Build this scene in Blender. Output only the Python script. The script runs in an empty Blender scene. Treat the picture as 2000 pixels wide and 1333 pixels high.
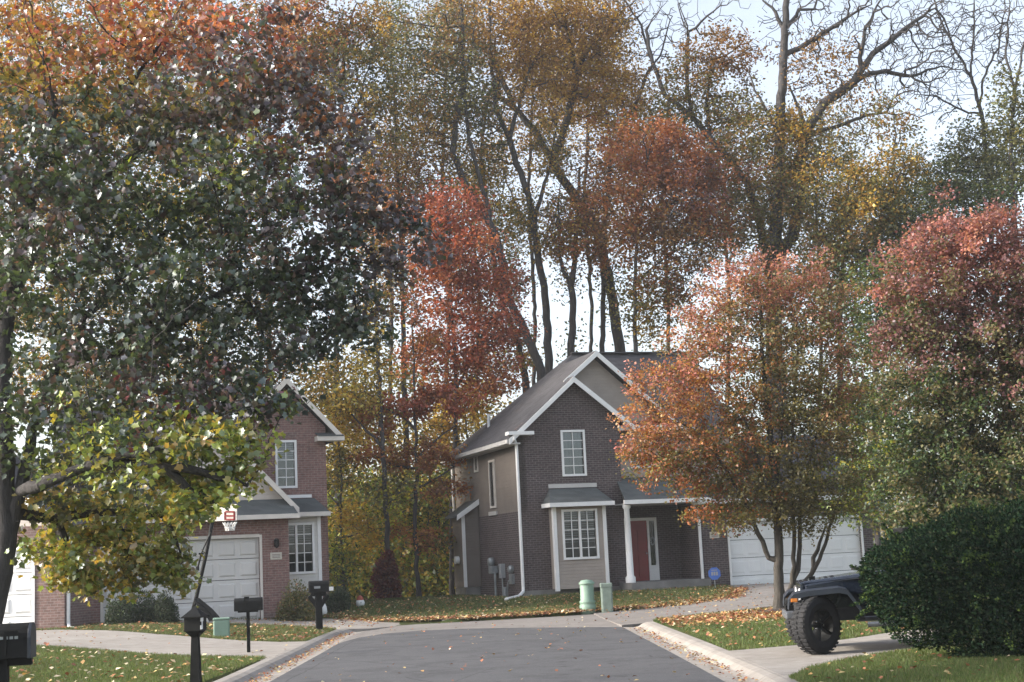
import bpy, bmesh, math, random
import numpy as np
from mathutils import Vector
random.seed(5)
RNG = np.random.default_rng(11)
SC = bpy.context.scene
COL = SC.collection
R_ = math.radians
# ------------------------------------------------------------------ camera model (50 mm lens at driver's eye height)
F, CX, CY, EYE = 2800.0, 1000.0, 666.5, 1.75
ROLL, PITCH = R_(2.7), math.atan(422.5 / 2800.0)

def ray(u, v):
    dx, dy = u - CX, CY - v
    x = dx * math.cos(ROLL) + dy * math.sin(ROLL)
    y = -dx * math.sin(ROLL) + dy * math.cos(ROLL)
    return x / F, math.cos(PITCH) - y / F * math.sin(PITCH), math.sin(PITCH) + y / F * math.cos(PITCH)

def at(u, v, Y):
    d = ray(u, v); t = Y / d[1]
    return Vector((d[0] * t, Y, EYE + d[2] * t))

def project(P):
    """array of points -> photo pixels (used to thin out what the lens can never see)"""
    x, y, z = P[:, 0], P[:, 1], P[:, 2] - EYE
    c = y * math.cos(PITCH) + z * math.sin(PITCH); b = -y * math.sin(PITCH) + z * math.cos(PITCH)
    X = x / c * F; Y = b / c * F
    return CX + X * math.cos(ROLL) - Y * math.sin(ROLL), CY - (X * math.sin(ROLL) + Y * math.cos(ROLL))

# ------------------------------------------------------------------ object helpers
def tag(o, label=None, cat=None, group=None, kind=None):
    if label: o['label'] = label
    if cat: o['category'] = cat
    if group: o['group'] = group
    if kind: o['kind'] = kind
    return o

def empty(name, loc=(0, 0, 0), rz=0.0, label=None, cat=None, group=None, parent=None):
    o = bpy.data.objects.new(name, None); COL.objects.link(o)
    o.location = loc; o.rotation_euler = (0, 0, rz); o.empty_display_size = 0.2
    if parent: o.parent = parent
    return tag(o, label, cat, group)

def link(name, me, mat=None, parent=None, smooth=False):
    o = bpy.data.objects.new(name, me); COL.objects.link(o)
    if mat: me.materials.append(mat)
    if parent: o.parent = parent
    if smooth: me.polygons.foreach_set('use_smooth', np.ones(len(me.polygons), dtype=bool))
    return o

def np_mesh(name, V, faces_list, colors=None):
    """V (n,3); faces_list = list of (m,k) int arrays"""
    me = bpy.data.meshes.new(name)
    V = np.ascontiguousarray(V, dtype=np.float32)
    me.vertices.add(len(V)); me.vertices.foreach_set('co', V.ravel())
    loops = np.concatenate([f.ravel() for f in faces_list]).astype(np.int32)
    tot = np.concatenate([np.full(len(f), f.shape[1], dtype=np.int32) for f in faces_list])
    start = np.concatenate([[0], np.cumsum(tot)[:-1]]).astype(np.int32)
    me.loops.add(len(loops)); me.loops.foreach_set('vertex_index', loops)
    me.polygons.add(len(tot)); me.polygons.foreach_set('loop_start', start)
    try: me.polygons.foreach_set('loop_total', tot)
    except Exception: pass
    if colors is not None:
        a = me.color_attributes.new('tint', 'FLOAT_COLOR', 'POINT')
        c = np.ones((len(V), 4), dtype=np.float32); c[:, :3] = colors
        a.data.foreach_set('color', c.ravel())
    me.update(calc_edges=True); me.validate()
    return me

class MB:
    def __init__(s): s.v = []; s.f = []
    def poly(s, pts):
        i = len(s.v); s.v += [tuple(p) for p in pts]; s.f.append(list(range(i, i + len(pts)))); return s
    def hexa(s, q, w):  # two matching quads / polygons joined by sides
        i = len(s.v); n = len(q); s.v += [tuple(p) for p in q] + [tuple(p) for p in w]
        s.f.append(list(range(i + n - 1, i - 1, -1))); s.f.append(list(range(i + n, i + 2 * n)))
        for k in range(n): s.f.append([i + k, i + (k + 1) % n, i + n + (k + 1) % n, i + n + k])
        return s
    def box(s, x0, x1, y0, y1, z0, z1):
        q = [(x0, y0, z0), (x1, y0, z0), (x1, y1, z0), (x0, y1, z0)]
        return s.hexa(q, [(a, b, z1) for a, b, _ in q])
    def cbox(s, c, d):
        return s.box(c[0] - d[0] / 2, c[0] + d[0] / 2, c[1] - d[1] / 2, c[1] + d[1] / 2, c[2] - d[2] / 2, c[2] + d[2] / 2)
    def prism(s, az, y0, y1):  # polygon in x,z extruded in y
        return s.hexa([(a, y0, z) for a, z in az], [(a, y1, z) for a, z in az])
    def prism_x(s, bz, x0, x1):
        return s.hexa([(x0, b, z) for b, z in bz], [(x1, b, z) for b, z in bz])
    def slab(s, pts, t=0.12):
        return s.hexa([(x, y, z - t) for x, y, z in pts], pts)
    def bar(s, p, q, w, h, up=(0, 0, 1)):
        p, q, up = Vector(p), Vector(q), Vector(up); d = (q - p).normalized()
        n = d.cross(up).normalized() * w / 2; m = n.cross(d).normalized() * h / 2
        r = lambda c: [c - n - m, c + n - m, c + n + m, c - n + m]
        return s.hexa(r(p), r(q))
    def tube(s, pts, r, n=10, cap=True):
        pts = [Vector(p) for p in pts]; rs = r if isinstance(r, (list, tuple)) else [r] * len(pts)
        base = len(s.v)
        for k, p in enumerate(pts):
            d = (pts[min(k + 1, len(pts) - 1)] - pts[max(k - 1, 0)]).normalized()
            a = d.cross(Vector((0.31, 0.9, 0.12)) if abs(d.y) < .9 else Vector((1, 0, 0.1))).normalized(); b = d.cross(a)
            for j in range(n):
                t = 2 * math.pi * j / n; s.v.append(tuple(p + (a * math.cos(t) + b * math.sin(t)) * rs[k]))
        for k in range(len(pts) - 1):
            for j in range(n):
                A = base + k * n; B = A + n; s.f.append([A + j, A + (j + 1) % n, B + (j + 1) % n, B + j])
        if cap:
            s.f.append(list(range(base + n - 1, base - 1, -1))); e = base + (len(pts) - 1) * n; s.f.append(list(range(e, e + n)))
        return s
    def lathe(s, prof, c=(0, 0, 0), n=20, axis='z'):
        base = len(s.v)
        for r, z in prof:
            for j in range(n):
                t = 2 * math.pi * j / n; a, b = r * math.cos(t), r * math.sin(t)
                p = (a, b, z) if axis == 'z' else ((a, z, b) if axis == 'y' else (z, a, b))
                s.v.append((c[0] + p[0], c[1] + p[1], c[2] + p[2]))
        for k in range(len(prof) - 1):
            for j in range(n):
                A = base + k * n; B = A + n; s.f.append([A + j, A + (j + 1) % n, B + (j + 1) % n, B + j])
        return s
    def mesh(s, name):
        me = bpy.data.meshes.new(name); me.from_pydata(s.v, [], s.f); me.validate()
        bm = bmesh.new(); bm.from_mesh(me); bmesh.ops.recalc_face_normals(bm, faces=bm.faces); bm.to_mesh(me); bm.free()
        return me
    def build(s, name, mat, parent=None, bevel=0.0, smooth=False):
        o = link(name, s.mesh(name), mat, parent, smooth)
        if bevel:
            m = o.modifiers.new('edge', 'BEVEL'); m.width = bevel; m.segments = 2; m.limit_method = 'ANGLE'; m.angle_limit = R_(40)
        return o

# ------------------------------------------------------------------ materials
class NT:
    def __init__(s, name):
        s.m = bpy.data.materials.new(name); s.m.use_nodes = True; s.t = s.m.node_tree; s.t.nodes.clear()
        s.out = s.n('ShaderNodeOutputMaterial')
    def n(s, typ, **kw):
        x = s.t.nodes.new(typ)
        for k, v in kw.items():
            if k.startswith('i_'):
                key = k[2:]; key = int(key) if key.isdigit() else key.replace('_', ' ')
                if isinstance(v, bpy.types.NodeSocket): s.t.links.new(v, x.inputs[key])
                else: x.inputs[key].default_value = v
            else: setattr(x, k, v)
        return x
    def l(s, a, b): s.t.links.new(a, b)
    def coord(s): return s.n('ShaderNodeTexCoord').outputs['Object']
    def noise(s, vec, scale, detail=4, rough=.55):
        return s.n('ShaderNodeTexNoise', i_Vector=vec, i_Scale=scale, i_Detail=detail, i_Roughness=rough).outputs['Fac']
    def ramp(s, fac, stops):
        r = s.n('ShaderNodeValToRGB', i_Fac=fac); e = r.color_ramp.elements
        while len(e) < len(stops): e.new(.5)
        for k, (p, c) in enumerate(stops): e[k].position = p; e[k].color = (*c, 1)
        return r.outputs['Color']
    def math(s, op, a, b=0.0):
        return s.n('ShaderNodeMath', operation=op, i_0=a, i_1=b).outputs[0]
    def mix(s, fac, a, b, mode='MIX'):
        x = s.n('ShaderNodeMix', data_type='RGBA', blend_type=mode)
        for k, v in ((0, fac), (6, a), (7, b)):
            if isinstance(v, bpy.types.NodeSocket): s.l(v, x.inputs[k])
            else: x.inputs[k].default_value = v if k == 0 else (*v, 1)
        return x.outputs[2]
    def finish(s, color, rough=.7, bump=None, strength=.3, dist=.02, metal=0.0, spec=.5, coat=0.0):
        b = s.n('ShaderNodeBsdfPrincipled')
        for k, v in (('Base Color', color), ('Roughness', rough), ('Metallic', metal), ('Specular IOR Level', spec), ('Coat Weight', coat)):
            if isinstance(v, bpy.types.NodeSocket): s.l(v, b.inputs[k])
            else: b.inputs[k].default_value = (*v, 1) if isinstance(v, tuple) else v
        if bump is not None:
            p = s.n('ShaderNodeBump', i_Height=bump, i_Strength=strength, i_Distance=dist); s.l(p.outputs[0], b.inputs['Normal'])
        s.l(b.outputs[0], s.out.inputs[0]); return s.m

def plain(name, c, rough=.6, var=.15, scale=3.0, metal=0.0, spec=.5, bump=.08, coat=0.0):
    t = NT(name); v = t.coord(); n = t.noise(v, scale, 5); f = t.noise(v, scale * 14, 3)
    lo = tuple(x * (1 - var) for x in c); hi = tuple(min(1, x * (1 + var)) for x in c)
    col = t.ramp(n, [(.3, lo), (.7, hi)])
    return t.finish(col, rough, f, bump, .01, metal, spec, coat)

def brick(name, c1, c2, mortar, w=.21, h=.075):
    t = NT(name); s = t.n('ShaderNodeSeparateXYZ', i_Vector=t.coord())
    u = t.math('ADD', s.outputs[0], s.outputs[1]); v = t.n('ShaderNodeCombineXYZ', i_X=u, i_Y=s.outputs[2]).outputs[0]
    b = t.n('ShaderNodeTexBrick', i_Vector=v, i_Scale=1.0, i_Mortar_Size=.009, i_Brick_Width=w, i_Row_Height=h, i_Color1=(*c1, 1), i_Color2=(*c2, 1), i_Mortar=(*mortar, 1), i_Bias=-.1)
    n = t.noise(v, 1.3, 5); n2 = t.noise(v, 9.0, 3)
    col = t.mix(.38, b.outputs['Color'], t.ramp(n2, [(.3, tuple(x * .55 for x in c1)), (.72, tuple(min(1, x * 1.5) for x in c2))]))
    col = t.mix(.35, col, t.ramp(n, [(.3, (.35, .35, .35)), (.7, (1, 1, 1))]), 'MULTIPLY')
    return t.finish(col, .9, t.math('SUBTRACT', n2, b.outputs['Fac']), .5, .01, spec=.2)

def siding(name, c, pitch=.11):
    t = NT(name); s = t.n('ShaderNodeSeparateXYZ', i_Vector=t.coord())
    fr = t.math('FRACT', t.math('DIVIDE', s.outputs[2], pitch))
    n = t.noise(t.coord(), 1.6, 5)
    col = t.ramp(n, [(.3, tuple(x * .86 for x in c)), (.7, tuple(x * 1.08 for x in c))])
    return t.finish(col, .65, t.math('MULTIPLY', fr, -1.0), .9, .03, spec=.3)

def shingles(name, c):
    t = NT(name); v = t.coord(); s = t.n('ShaderNodeSeparateXYZ', i_Vector=v)
    fr = t.math('FRACT', t.math('DIVIDE', s.outputs[2], .095))
    b = t.n('ShaderNodeTexBrick', i_Vector=t.n('ShaderNodeCombineXYZ', i_X=t.math('ADD', s.outputs[0], s.outputs[1]), i_Y=s.outputs[2]).outputs[0], i_Scale=1.0, i_Brick_Width=.3, i_Row_Height=.095, i_Mortar_Size=.0,
            i_Color1=(*[x * .72 for x in c], 1), i_Color2=(*[x * 1.3 for x in c], 1))
    n = t.noise(v, .9, 5); g = t.noise(v, 60, 2)
    col = t.mix(.5, b.outputs['Color'], t.ramp(n, [(.3, tuple(x * .7 for x in c)), (.7, tuple(x * 1.35 for x in c))]))
    return t.finish(col, .92, t.math('SUBTRACT', g, fr), .6, .015, spec=.25)

def leafmat(name, trans=.45, gloss=.06, rough=.35):
    t = NT(name); c = t.n('ShaderNodeVertexColor', layer_name='tint').outputs[0]
    d = t.n('ShaderNodeBsdfDiffuse', i_Color=c); tr = t.n('ShaderNodeBsdfTranslucent', i_Color=t.mix(1.0, c, (1.0, .92, .6), 'MULTIPLY'))
    a = t.n('ShaderNodeMixShader', i_0=trans); t.l(d.outputs[0], a.inputs[1]); t.l(tr.outputs[0], a.inputs[2])
    if gloss:
        g = t.n('ShaderNodeBsdfGlossy', i_Color=(.9, .95, 1, 1), i_Roughness=rough)
        b = t.n('ShaderNodeMixShader', i_0=gloss); t.l(a.outputs[0], b.inputs[1]); t.l(g.outputs[0], b.inputs[2]); a = b
    t.l(a.outputs[0], t.out.inputs[0]); return t.m

def bark(name, c):
    t = NT(name); v = t.n('ShaderNodeMapping', i_Vector=t.coord(), i_Scale=(5, 5, 1.1)).outputs[0]
    n = t.noise(v, 3.0, 6, .65); m = t.noise(t.coord(), .7, 3)
    col = t.mix(.5, t.ramp(n, [(.3, tuple(x * .45 for x in c)), (.7, tuple(x * 1.5 for x in c))]), t.ramp(m, [(.3, tuple(x * .7 for x in c)), (.7, tuple(x * 1.2 for x in c))]))
    return t.finish(col, .95, n, .9, .05, spec=.15)

def glassmat(name, tint=(.75, .8, .82)):
    t = NT(name); tr = t.n('ShaderNodeBsdfTransparent', i_Color=(*tint, 1)); g = t.n('ShaderNodeBsdfGlossy', i_Color=(.95, .97, 1, 1), i_Roughness=.03)
    f = t.n('ShaderNodeFresnel', i_IOR=1.7); m = t.n('ShaderNodeMixShader', i_0=f.outputs[0])
    t.l(tr.outputs[0], m.inputs[1]); t.l(g.outputs[0], m.inputs[2]); t.l(m.outputs[0], t.out.inputs[0]); return t.m

M = dict(
    brick_dark=brick('brick_dark', (.072, .056, .058), (.118, .088, .086), (.235, .215, .21)),
    brick_red=brick('brick_red', (.19, .105, .095), (.275, .155, .135), (.33, .29, .265)),
    brick_mid=brick('brick_mid', (.17, .11, .10), (.24, .15, .135), (.32, .28, .26)),
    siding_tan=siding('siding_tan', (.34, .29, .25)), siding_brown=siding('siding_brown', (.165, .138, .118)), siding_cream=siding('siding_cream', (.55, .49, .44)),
    siding_white=siding('siding_white', (.62, .60, .56)),
    roof=shingles('roof_shingles', (.070, .067, .072)), roof_grey=shingles('roof_grey', (.088, .095, .096)),
    trim=plain('white_trim', (.78, .77, .76), .5, .06), trim_cream=plain('cream_trim', (.62, .57, .52), .5, .08),
    door_white=plain('white_door', (.80, .80, .80), .45, .05, 1.2), door_grey=plain('pale_door', (.60, .58, .555), .5, .06, 1.2),
    red=plain('red_paint', (.22, .02, .02), .45, .12), soffit=plain('soffit', (.5, .48, .46), .7, .06),
    concrete=None, worn=None, asphalt=None, found=plain('foundation', (.20, .19, .18), .95, .25, 2.0, bump=.3),
    interior=plain('dark_room', (.035, .038, .042), .9, .3, 1.0), blind=plain('blind', (.30, .31, .32), .8, .06), curtain=plain('curtain', (.50, .43, .33), .9, .25, 7.0),
    glass=glassmat('window_glass'),
    black=plain('black_metal', (.007, .0075, .008), .6, .3, 6.0, spec=.2), black_wood=plain('black_wood', (.008, .0085, .009), .75, .4, 9.0, spec=.15),
    green_plastic=plain('green_plastic', (.20, .30, .235), .55, .12, 4.0), green_dull=plain('green_dull', (.17, .22, .19), .6, .2, 6.0),
    white_plastic=plain('white_plastic', (.75, .75, .74), .5, .06), grey_metal=plain('grey_metal', (.28, .30, .31), .45, .2, 5.0, metal=.4),
    stone=plain('plaque_stone', (.52, .48, .42), .8, .12, 20.0), plaque_ink=plain('plaque_ink', (.20, .17, .15), .8, .1),
    blue_sign=plain('blue_sign', (.06, .14, .45), .5, .15, 8.0), orange_plastic=plain('orange_plastic', (.50, .16, .02), .3, .1), red_cap=plain('red_cap', (.35, .08, .05), .7, .2, 9.0),
    paint=plain('dark_blue_paint', (.010, .015, .028), .22, .1, 1.0, coat=.6, bump=0), rubber=plain('rubber', (.016, .016, .018), .85, .3, 12.0, bump=.3),
    flare=plain('dark_flare', (.022, .028, .040), .4, .12, 4.0), chrome=plain('bright_metal', (.6, .6, .62), .25, .05, 3.0, metal=1.0, bump=0), bumper=plain('steel_bumper', (.17, .18, .20), .4, .15, 4.0, metal=.5),
    dark_glass=plain('dark_glass', (.01, .012, .014), .05, .1, 1.0, spec=.8, bump=0), lens=plain('lamp_lens', (.55, .56, .58), .12, .05, 3.0, bump=0),
    mulch=plain('mulch', (.045, .032, .026), .98, .5, 9.0, bump=.8), net=plain('white_net', (.75, .74, .72), .8, .05),
    bark_dark=bark('bark_dark', (.078, .072, .072)), bark_grey=bark('bark_grey', (.115, .100, .092)), bark_pear=bark('bark_pear', (.075, .068, .06)),
    leaf=leafmat('tree_leaf', .45, .03, .5), leaf_near=leafmat('near_leaf', .45, .11, .40), leaf_dense=leafmat('dense_leaf', .25, .03, .5), leaf_hedge=leafmat('hedge_leaf', .12, 0), blade=leafmat('grass_blade', .35, .02, .5), litter=leafmat('litter_leaf', .15, .04, .5),
)
def ground_mat():
    t = NT('turf'); v = t.coord(); n = t.noise(v, .55, 5); f = t.noise(v, 11, 5); d = t.noise(v, 1.7, 4)
    c = t.ramp(f, [(.3, (.030, .042, .014)), (.7, (.085, .105, .035))]); c = t.mix(.6, c, t.ramp(n, [(.32, (.07, .065, .035)), (.6, (.065, .10, .03))]))
    c = t.mix(t.math('MULTIPLY', t.ramp(d, [(.5, (0, 0, 0)), (.75, (1, 1, 1))]), .45), c, (.14, .095, .05))
    return t.finish(c, .95, f, .8, .06, spec=.1)
def concrete_mat(k=1.0, name='concrete'):
    t = NT(name); v = t.coord(); n = t.noise(v, .45, 6); f = t.noise(v, 30, 3); g = t.noise(v, 3.5, 6, .7)
    c = t.ramp(n, [(.3, (.25, .225, .205)), (.7, (.36, .33, .30))]); c = t.mix(.4, c, t.ramp(g, [(.35, (.19, .17, .15)), (.65, (.40, .37, .34))]))
    if k != 1.0: c = t.mix(1.0, c, (k, k * 1.0, k * 1.03), 'MULTIPLY')
    s = t.n('ShaderNodeSeparateXYZ', i_Vector=v)
    fr = t.math('FRACT', t.math('DIVIDE', s.outputs[1], 2.4)); j = t.math('LESS_THAN', fr, .012)
    c = t.mix(t.math('MULTIPLY', j, .65), c, (.12, .11, .10))
    return t.finish(c, .9, f, .35, .01, spec=.2)
def asphalt_mat():
    t = NT('asphalt'); v = t.coord(); s = t.n('ShaderNodeMapping', i_Vector=v, i_Rotation=(0, 0, R_(-12)), i_Scale=(.12, .9, 1)).outputs[0]
    n = t.noise(s, 1.0, 5); f = t.noise(v, 55, 3, .7); g = t.noise(v, 2.2, 6, .65)  # n: slanted bands, the road's streaks of light and shade painted into its colour
    c = t.ramp(n, [(.3, (.062, .063, .070)), (.7, (.105, .105, .112))]); c = t.mix(.35, c, t.ramp(g, [(.3, (.05, .05, .055)), (.7, (.125, .122, .125))]))
    c = t.mix(.35, c, t.ramp(f, [(.35, (.035, .035, .04)), (.65, (.16, .16, .165))]))
    cr = t.n('ShaderNodeTexVoronoi', feature='DISTANCE_TO_EDGE', i_Vector=t.n('ShaderNodeMapping', i_Vector=t.mix(.08, v, t.n('ShaderNodeTexNoise', i_Vector=v, i_Scale=1.5).outputs['Color']), i_Scale=(.30, .22, .3)).outputs[0], i_Scale=1.0).outputs['Distance']
    c = t.mix(t.math('MULTIPLY', t.math('LESS_THAN', cr, .003), .5), c, (.025, .025, .027))
    st = t.ramp(t.noise(v, .8, 6, .7), [(.52, (1, 1, 1)), (.60, (.62, .62, .63)), (.66, (1, 1, 1))]); c = t.mix(.7, c, st, 'MULTIPLY')
    oil = t.ramp(t.noise(v, 2.7, 2, .4), [(.66, (1, 1, 1)), (.74, (.45, .45, .46))]); c = t.mix(.8, c, oil, 'MULTIPLY')
    return t.finish(c, .85, f, .5, .006, spec=.3)
M['turf'], M['concrete'], M['asphalt'], M['worn'] = ground_mat(), concrete_mat(), asphalt_mat(), concrete_mat(.72, 'worn_concrete')

# ------------------------------------------------------------------ ground
def ss(x): x = np.clip(x, 0, 1); return x * x * (3 - 2 * x)
def h0(x, y):
    x, y = np.asarray(x, float), np.asarray(y, float)
    left = .26 * ss((-5.0 - x) / 6.5); right = .10 * ss((x - 3.3) / 5.0); far = .33 * ss((y - 42.8) / 6.0) * ss((x + 9) / 4 + .4)
    z = .085 + np.maximum(np.maximum(left, right), far)
    z = z - .45 * ss((y - 52.5) / 9.0) * ss((3.5 - x) / 4 + .35)
    return z + .015 * np.sin(x * 1.3 + y * .7) * ss((np.abs(x + .8) - 4.5) / 3)
def hz(x, y): return float(h0(x, y))

road_L = [(-4.0, -4), (-4.02, 15), (-4.05, 23), (-4.22, 31), (-4.38, 36.2), (-4.36, 37.6), (-4.15, 39.2), (-3.75, 40.5), (-3.3, 41.3)]
road_R = [(2.62, -4), (2.60, 19.3), (2.5, 25.3), (2.35, 32), (2.29, 34.7)]
road_far = [(2.0, 42.9), (.8, 42.2), (-.4, 41.8), (-1.8, 41.5), (-3.3, 41.3)]
road_poly = road_R + road_far[:-1] + road_L[::-1]
drive_mid = [(2.29, 34.7), (2.7, 35.0), (3.4, 35.9), (4.6, 37.1), (6.8, 38.9), (9.6, 42.2), (12.0, 47.0), (13.1, 52.6), (7.0, 50.9), (6.9, 47.2), (6.2, 44.9), (4.6, 43.7), (2.0, 42.9)]
drive_left = [(-4.80, 27.9), (-7.4, 29.3), (-10.2, 31.2), (-13.5, 33.2), (-20, 36.6), (-20, 41.3), (-13.9, 41.3), (-13.2, 41.0), (-12.0, 39.6), (-9.2, 36.2), (-7.2, 34.4), (-5.6, 33.2), (-4.98, 33.0)]
drive_house = [(-5.02, 38.6), (-5.6, 39.9), (-6.6, 41.0), (-8.2, 41.9), (-10.6, 42.2), (-12.6, 43.2), (-11.6, 43.6), (-8.05, 44.9), (-6.6, 45.0), (-5.4, 44.2), (-4.4, 43.2), (-3.3, 42.6), (-2.3, 42.3), (-2.3, 41.42), (-3.3, 41.3), (-3.75, 40.5), (-4.15, 39.2)]
drive_right = [(3.25, 18.4), (3.75, 19.7), (4.5, 20.7), (5.7, 21.6), (9, 22.0), (15, 22.0), (15, 26.2), (9, 26.0), (6.2, 25.2), (4.6, 24.2), (3.22, 23.7)]

def inside(px, py, poly):
    px, py = np.asarray(px), np.asarray(py); r = np.zeros(px.shape, bool)
    for (x0, y0), (x1, y1) in zip(poly, poly[1:] + poly[:1]):
        c = ((y0 > py) != (y1 > py)) & (px < (x1 - x0) * (py - y0) / (y1 - y0 + 1e-12) + x0); r ^= c
    return r
HARD = [road_poly, drive_mid, drive_left, drive_house, drive_right]
xs = np.concatenate([-np.geomspace(700, 26, 24), np.arange(-25, 25, .3), np.geomspace(26, 700, 24)])
ys = np.concatenate([-np.geomspace(700, 6, 16), np.arange(-5, 62, .3), np.geomspace(63, 1200, 26)])
GX, GY = np.meshgrid(xs, ys); GZ = h0(GX, GY)
hard = np.zeros(GX.shape, bool)
for p in HARD: hard |= inside(GX, GY, p)
kerbzone = ((GX > -5.0) & (GX < -3.9) & (GY < 39.5)) | ((GX > 2.3) & (GX < 3.25) & (GY < 35.2))
GZ = np.where(hard | kerbzone, np.where(inside(GX, GY, road_poly) | kerbzone, -.12, GZ - .07), GZ)
idx = np.arange(GX.size).reshape(GX.shape)
q = np.stack([idx[:-1, :-1], idx[:-1, 1:], idx[1:, 1:], idx[1:, :-1]], -1).reshape(-1, 4)
o = link('ground', np_mesh('ground', np.stack([GX, GY, GZ], -1).reshape(-1, 3), [q]), M['turf'], smooth=True); tag(o, kind='structure')

def sheet(name, poly, mat, zf, skirt=.15):
    bm = bmesh.new(); pts = []
    for (x0, y0), (x1, y1) in zip(poly, poly[1:] + poly[:1]):
        n = max(1, int(math.hypot(x1 - x0, y1 - y0) / .7))
        pts += [(x0 + (x1 - x0) * k / n, y0 + (y1 - y0) * k / n) for k in range(n)]
    vs = [bm.verts.new((x, y, 0)) for x, y in pts]; f = bm.faces.new(vs)
    bmesh.ops.triangulate(bm, faces=[f])
    for _ in range(5):
        e = [e for e in bm.edges if e.calc_length() > 1.1 and not e.is_boundary]
        if not e: break
        bmesh.ops.subdivide_edges(bm, edges=e, cuts=1); bmesh.ops.triangulate(bm, faces=[f for f in bm.faces if len(f.verts) > 3])
    for v in bm.verts: v.co.z = zf(v.co.x, v.co.y)
    ex = bmesh.ops.extrude_edge_only(bm, edges=[e for e in bm.edges if e.is_boundary])
    for g in ex['geom']:
        if isinstance(g, bmesh.types.BMVert): g.co.z -= skirt
    bmesh.ops.recalc_face_normals(bm, faces=bm.faces)
    me = bpy.data.meshes.new(name); bm.to_mesh(me); bm.free()
    return tag(link(name, me, mat), kind='structure')
crown = lambda x, y: .012 * math.cos((x + .85) / 3.35 * 1.5)
cut = [(2.29, 34.7), (1.3, 35.4), (-.34, 36.6), (-1.6, 37.35), (-2.7, 37.55), (-3.55, 36.9), (-4.05, 35.6), (-4.24, 34.0), (-4.27, 32.6)]
sheet('road', road_R + cut[1:] + road_L[:4][::-1], M['asphalt'], crown)
sheet('pavement', cut + road_L[4:] + road_far[:-1][::-1], M['worn'], crown)
lift = lambda x, y: hz(x, y) + .012
dm = lambda x, y: max(.004, .02 + (hz(x, y) - .01) * float(ss((math.hypot(x - 1.6, (y - 39) * .55) - .9) / 4.0)))
sheet('driveway', drive_mid, M['worn'], dm)
sheet('driveway', drive_left, M['concrete'], lift)
sheet('driveway', drive_house, M['concrete'], lambda x, y: .004 + (hz(x, y) + .008) * float(ss((-3.4 - x) / 1.6)))
sheet('driveway', drive_right, M['concrete'], lift)

def kerb(name, line, side):
    prof = [(0, -.1), (0, -.004), (.30, -.018), (.40, .005), (.50, .065), (.60, .092), (.74, .098), (.76, -.1)]
    line = [Vector((x, y, 0)) for x, y in line]; pts = []
    for a, b in zip(line, line[1:]):
        n = max(1, int((b - a).length / .8)); pts += [a.lerp(b, k / n) for k in range(n)]
    pts.append(line[-1]); V = []; Fc = []
    for k, p in enumerate(pts):
        d = (pts[min(k + 1, len(pts) - 1)] - pts[max(0, k - 1)]).normalized(); nrm = Vector((-d.y, d.x, 0)) * side
        V += [p + nrm * a + Vector((0, 0, z)) for a, z in prof]
    m = len(prof)
    for k in range(len(pts) - 1):
        for j in range(m - 1): Fc.append([k * m + j, k * m + j + 1, (k + 1) * m + j + 1, (k + 1) * m + j])
    mb = MB(); mb.v = [tuple(v) for v in V]; mb.f = Fc
    return tag(mb.build(name, M['concrete'], smooth=False), kind='structure')
kerb('kerb', road_L[:7], 1); kerb('kerb', road_R, -1); kerb('kerb', [(2.0, 42.9), (.8, 42.2), (-.4, 41.8), (-1.8, 41.5), (-2.3, 41.42)], -1)
mu = []
for k in range(26):
    a = 2 * math.pi * k / 26; r = 1 + .12 * math.sin(3 * a) + .06 * math.sin(7 * a); mu.append((6.35 + 1.6 * r * math.cos(a), 35.1 + 1.0 * r * math.sin(a)))
mb = MB(); c = (6.35, 35.1, hz(6.35, 35.1) + .10)
for (x0, y0), (x1, y1) in zip(mu, mu[1:] + mu[:1]): mb.poly([c, (x0, y0, hz(x0, y0) + .006), (x1, y1, hz(x1, y1) + .006)])
tag(mb.build('mulch_bed', M['mulch']), kind='structure')

# ------------------------------------------------------------------ vegetation machinery
PAL = dict(
    gold=[(.45, .27, .05), (.38, .21, .045), (.50, .34, .06)], brown=[(.30, .165, .055), (.23, .125, .05), (.35, .20, .06)], rust=[(.36, .13, .05), (.30, .105, .05), (.42, .16, .055)],
    red=[(.38, .105, .06), (.32, .085, .055), (.42, .14, .07)], olive=[(.18, .165, .045), (.23, .19, .05), (.125, .13, .04)], sage=[(.12, .135, .055), (.155, .155, .06), (.085, .105, .045)],
    green=[(.08, .125, .04), (.11, .155, .04), (.06, .095, .035)], deep=[(.048, .075, .040), (.060, .088, .040), (.036, .058, .036), (.080, .108, .045), (.095, .10, .06)],
    yellow=[(.56, .40, .06), (.50, .32, .06), (.48, .41, .08)], lime=[(.26, .33, .05), (.33, .36, .05), (.20, .27, .05), (.44, .37, .06)],
    plum=[(.095, .062, .072), (.12, .072, .070), (.075, .055, .065), (.16, .085, .065), (.12, .10, .085)], orange=[(.46, .21, .075), (.40, .165, .075), (.48, .28, .075)], flame=[(.48, .17, .06), (.44, .11, .07), (.36, .10, .07)],
    pink=[(.45, .18, .15), (.40, .155, .13), (.48, .24, .16)], mauve=[(.27, .125, .125), (.22, .11, .115), (.32, .16, .145)], drab=[(.20, .18, .085), (.25, .205, .10), (.16, .155, .075)],
    wine=[(.23, .045, .055), (.18, .035, .05), (.27, .06, .06)], hedge=[(.022, .044, .024), (.030, .055, .028), (.016, .033, .020)], peach=[(.46, .25, .14), (.42, .20, .12), (.46, .29, .13)],
)
SIMPLE = (np.array([(0, 0, 0), (.34, .45, .10), (0, 1, .02), (-.34, .45, .10)], float), [np.array([[0, 1, 2, 3]])])
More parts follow.
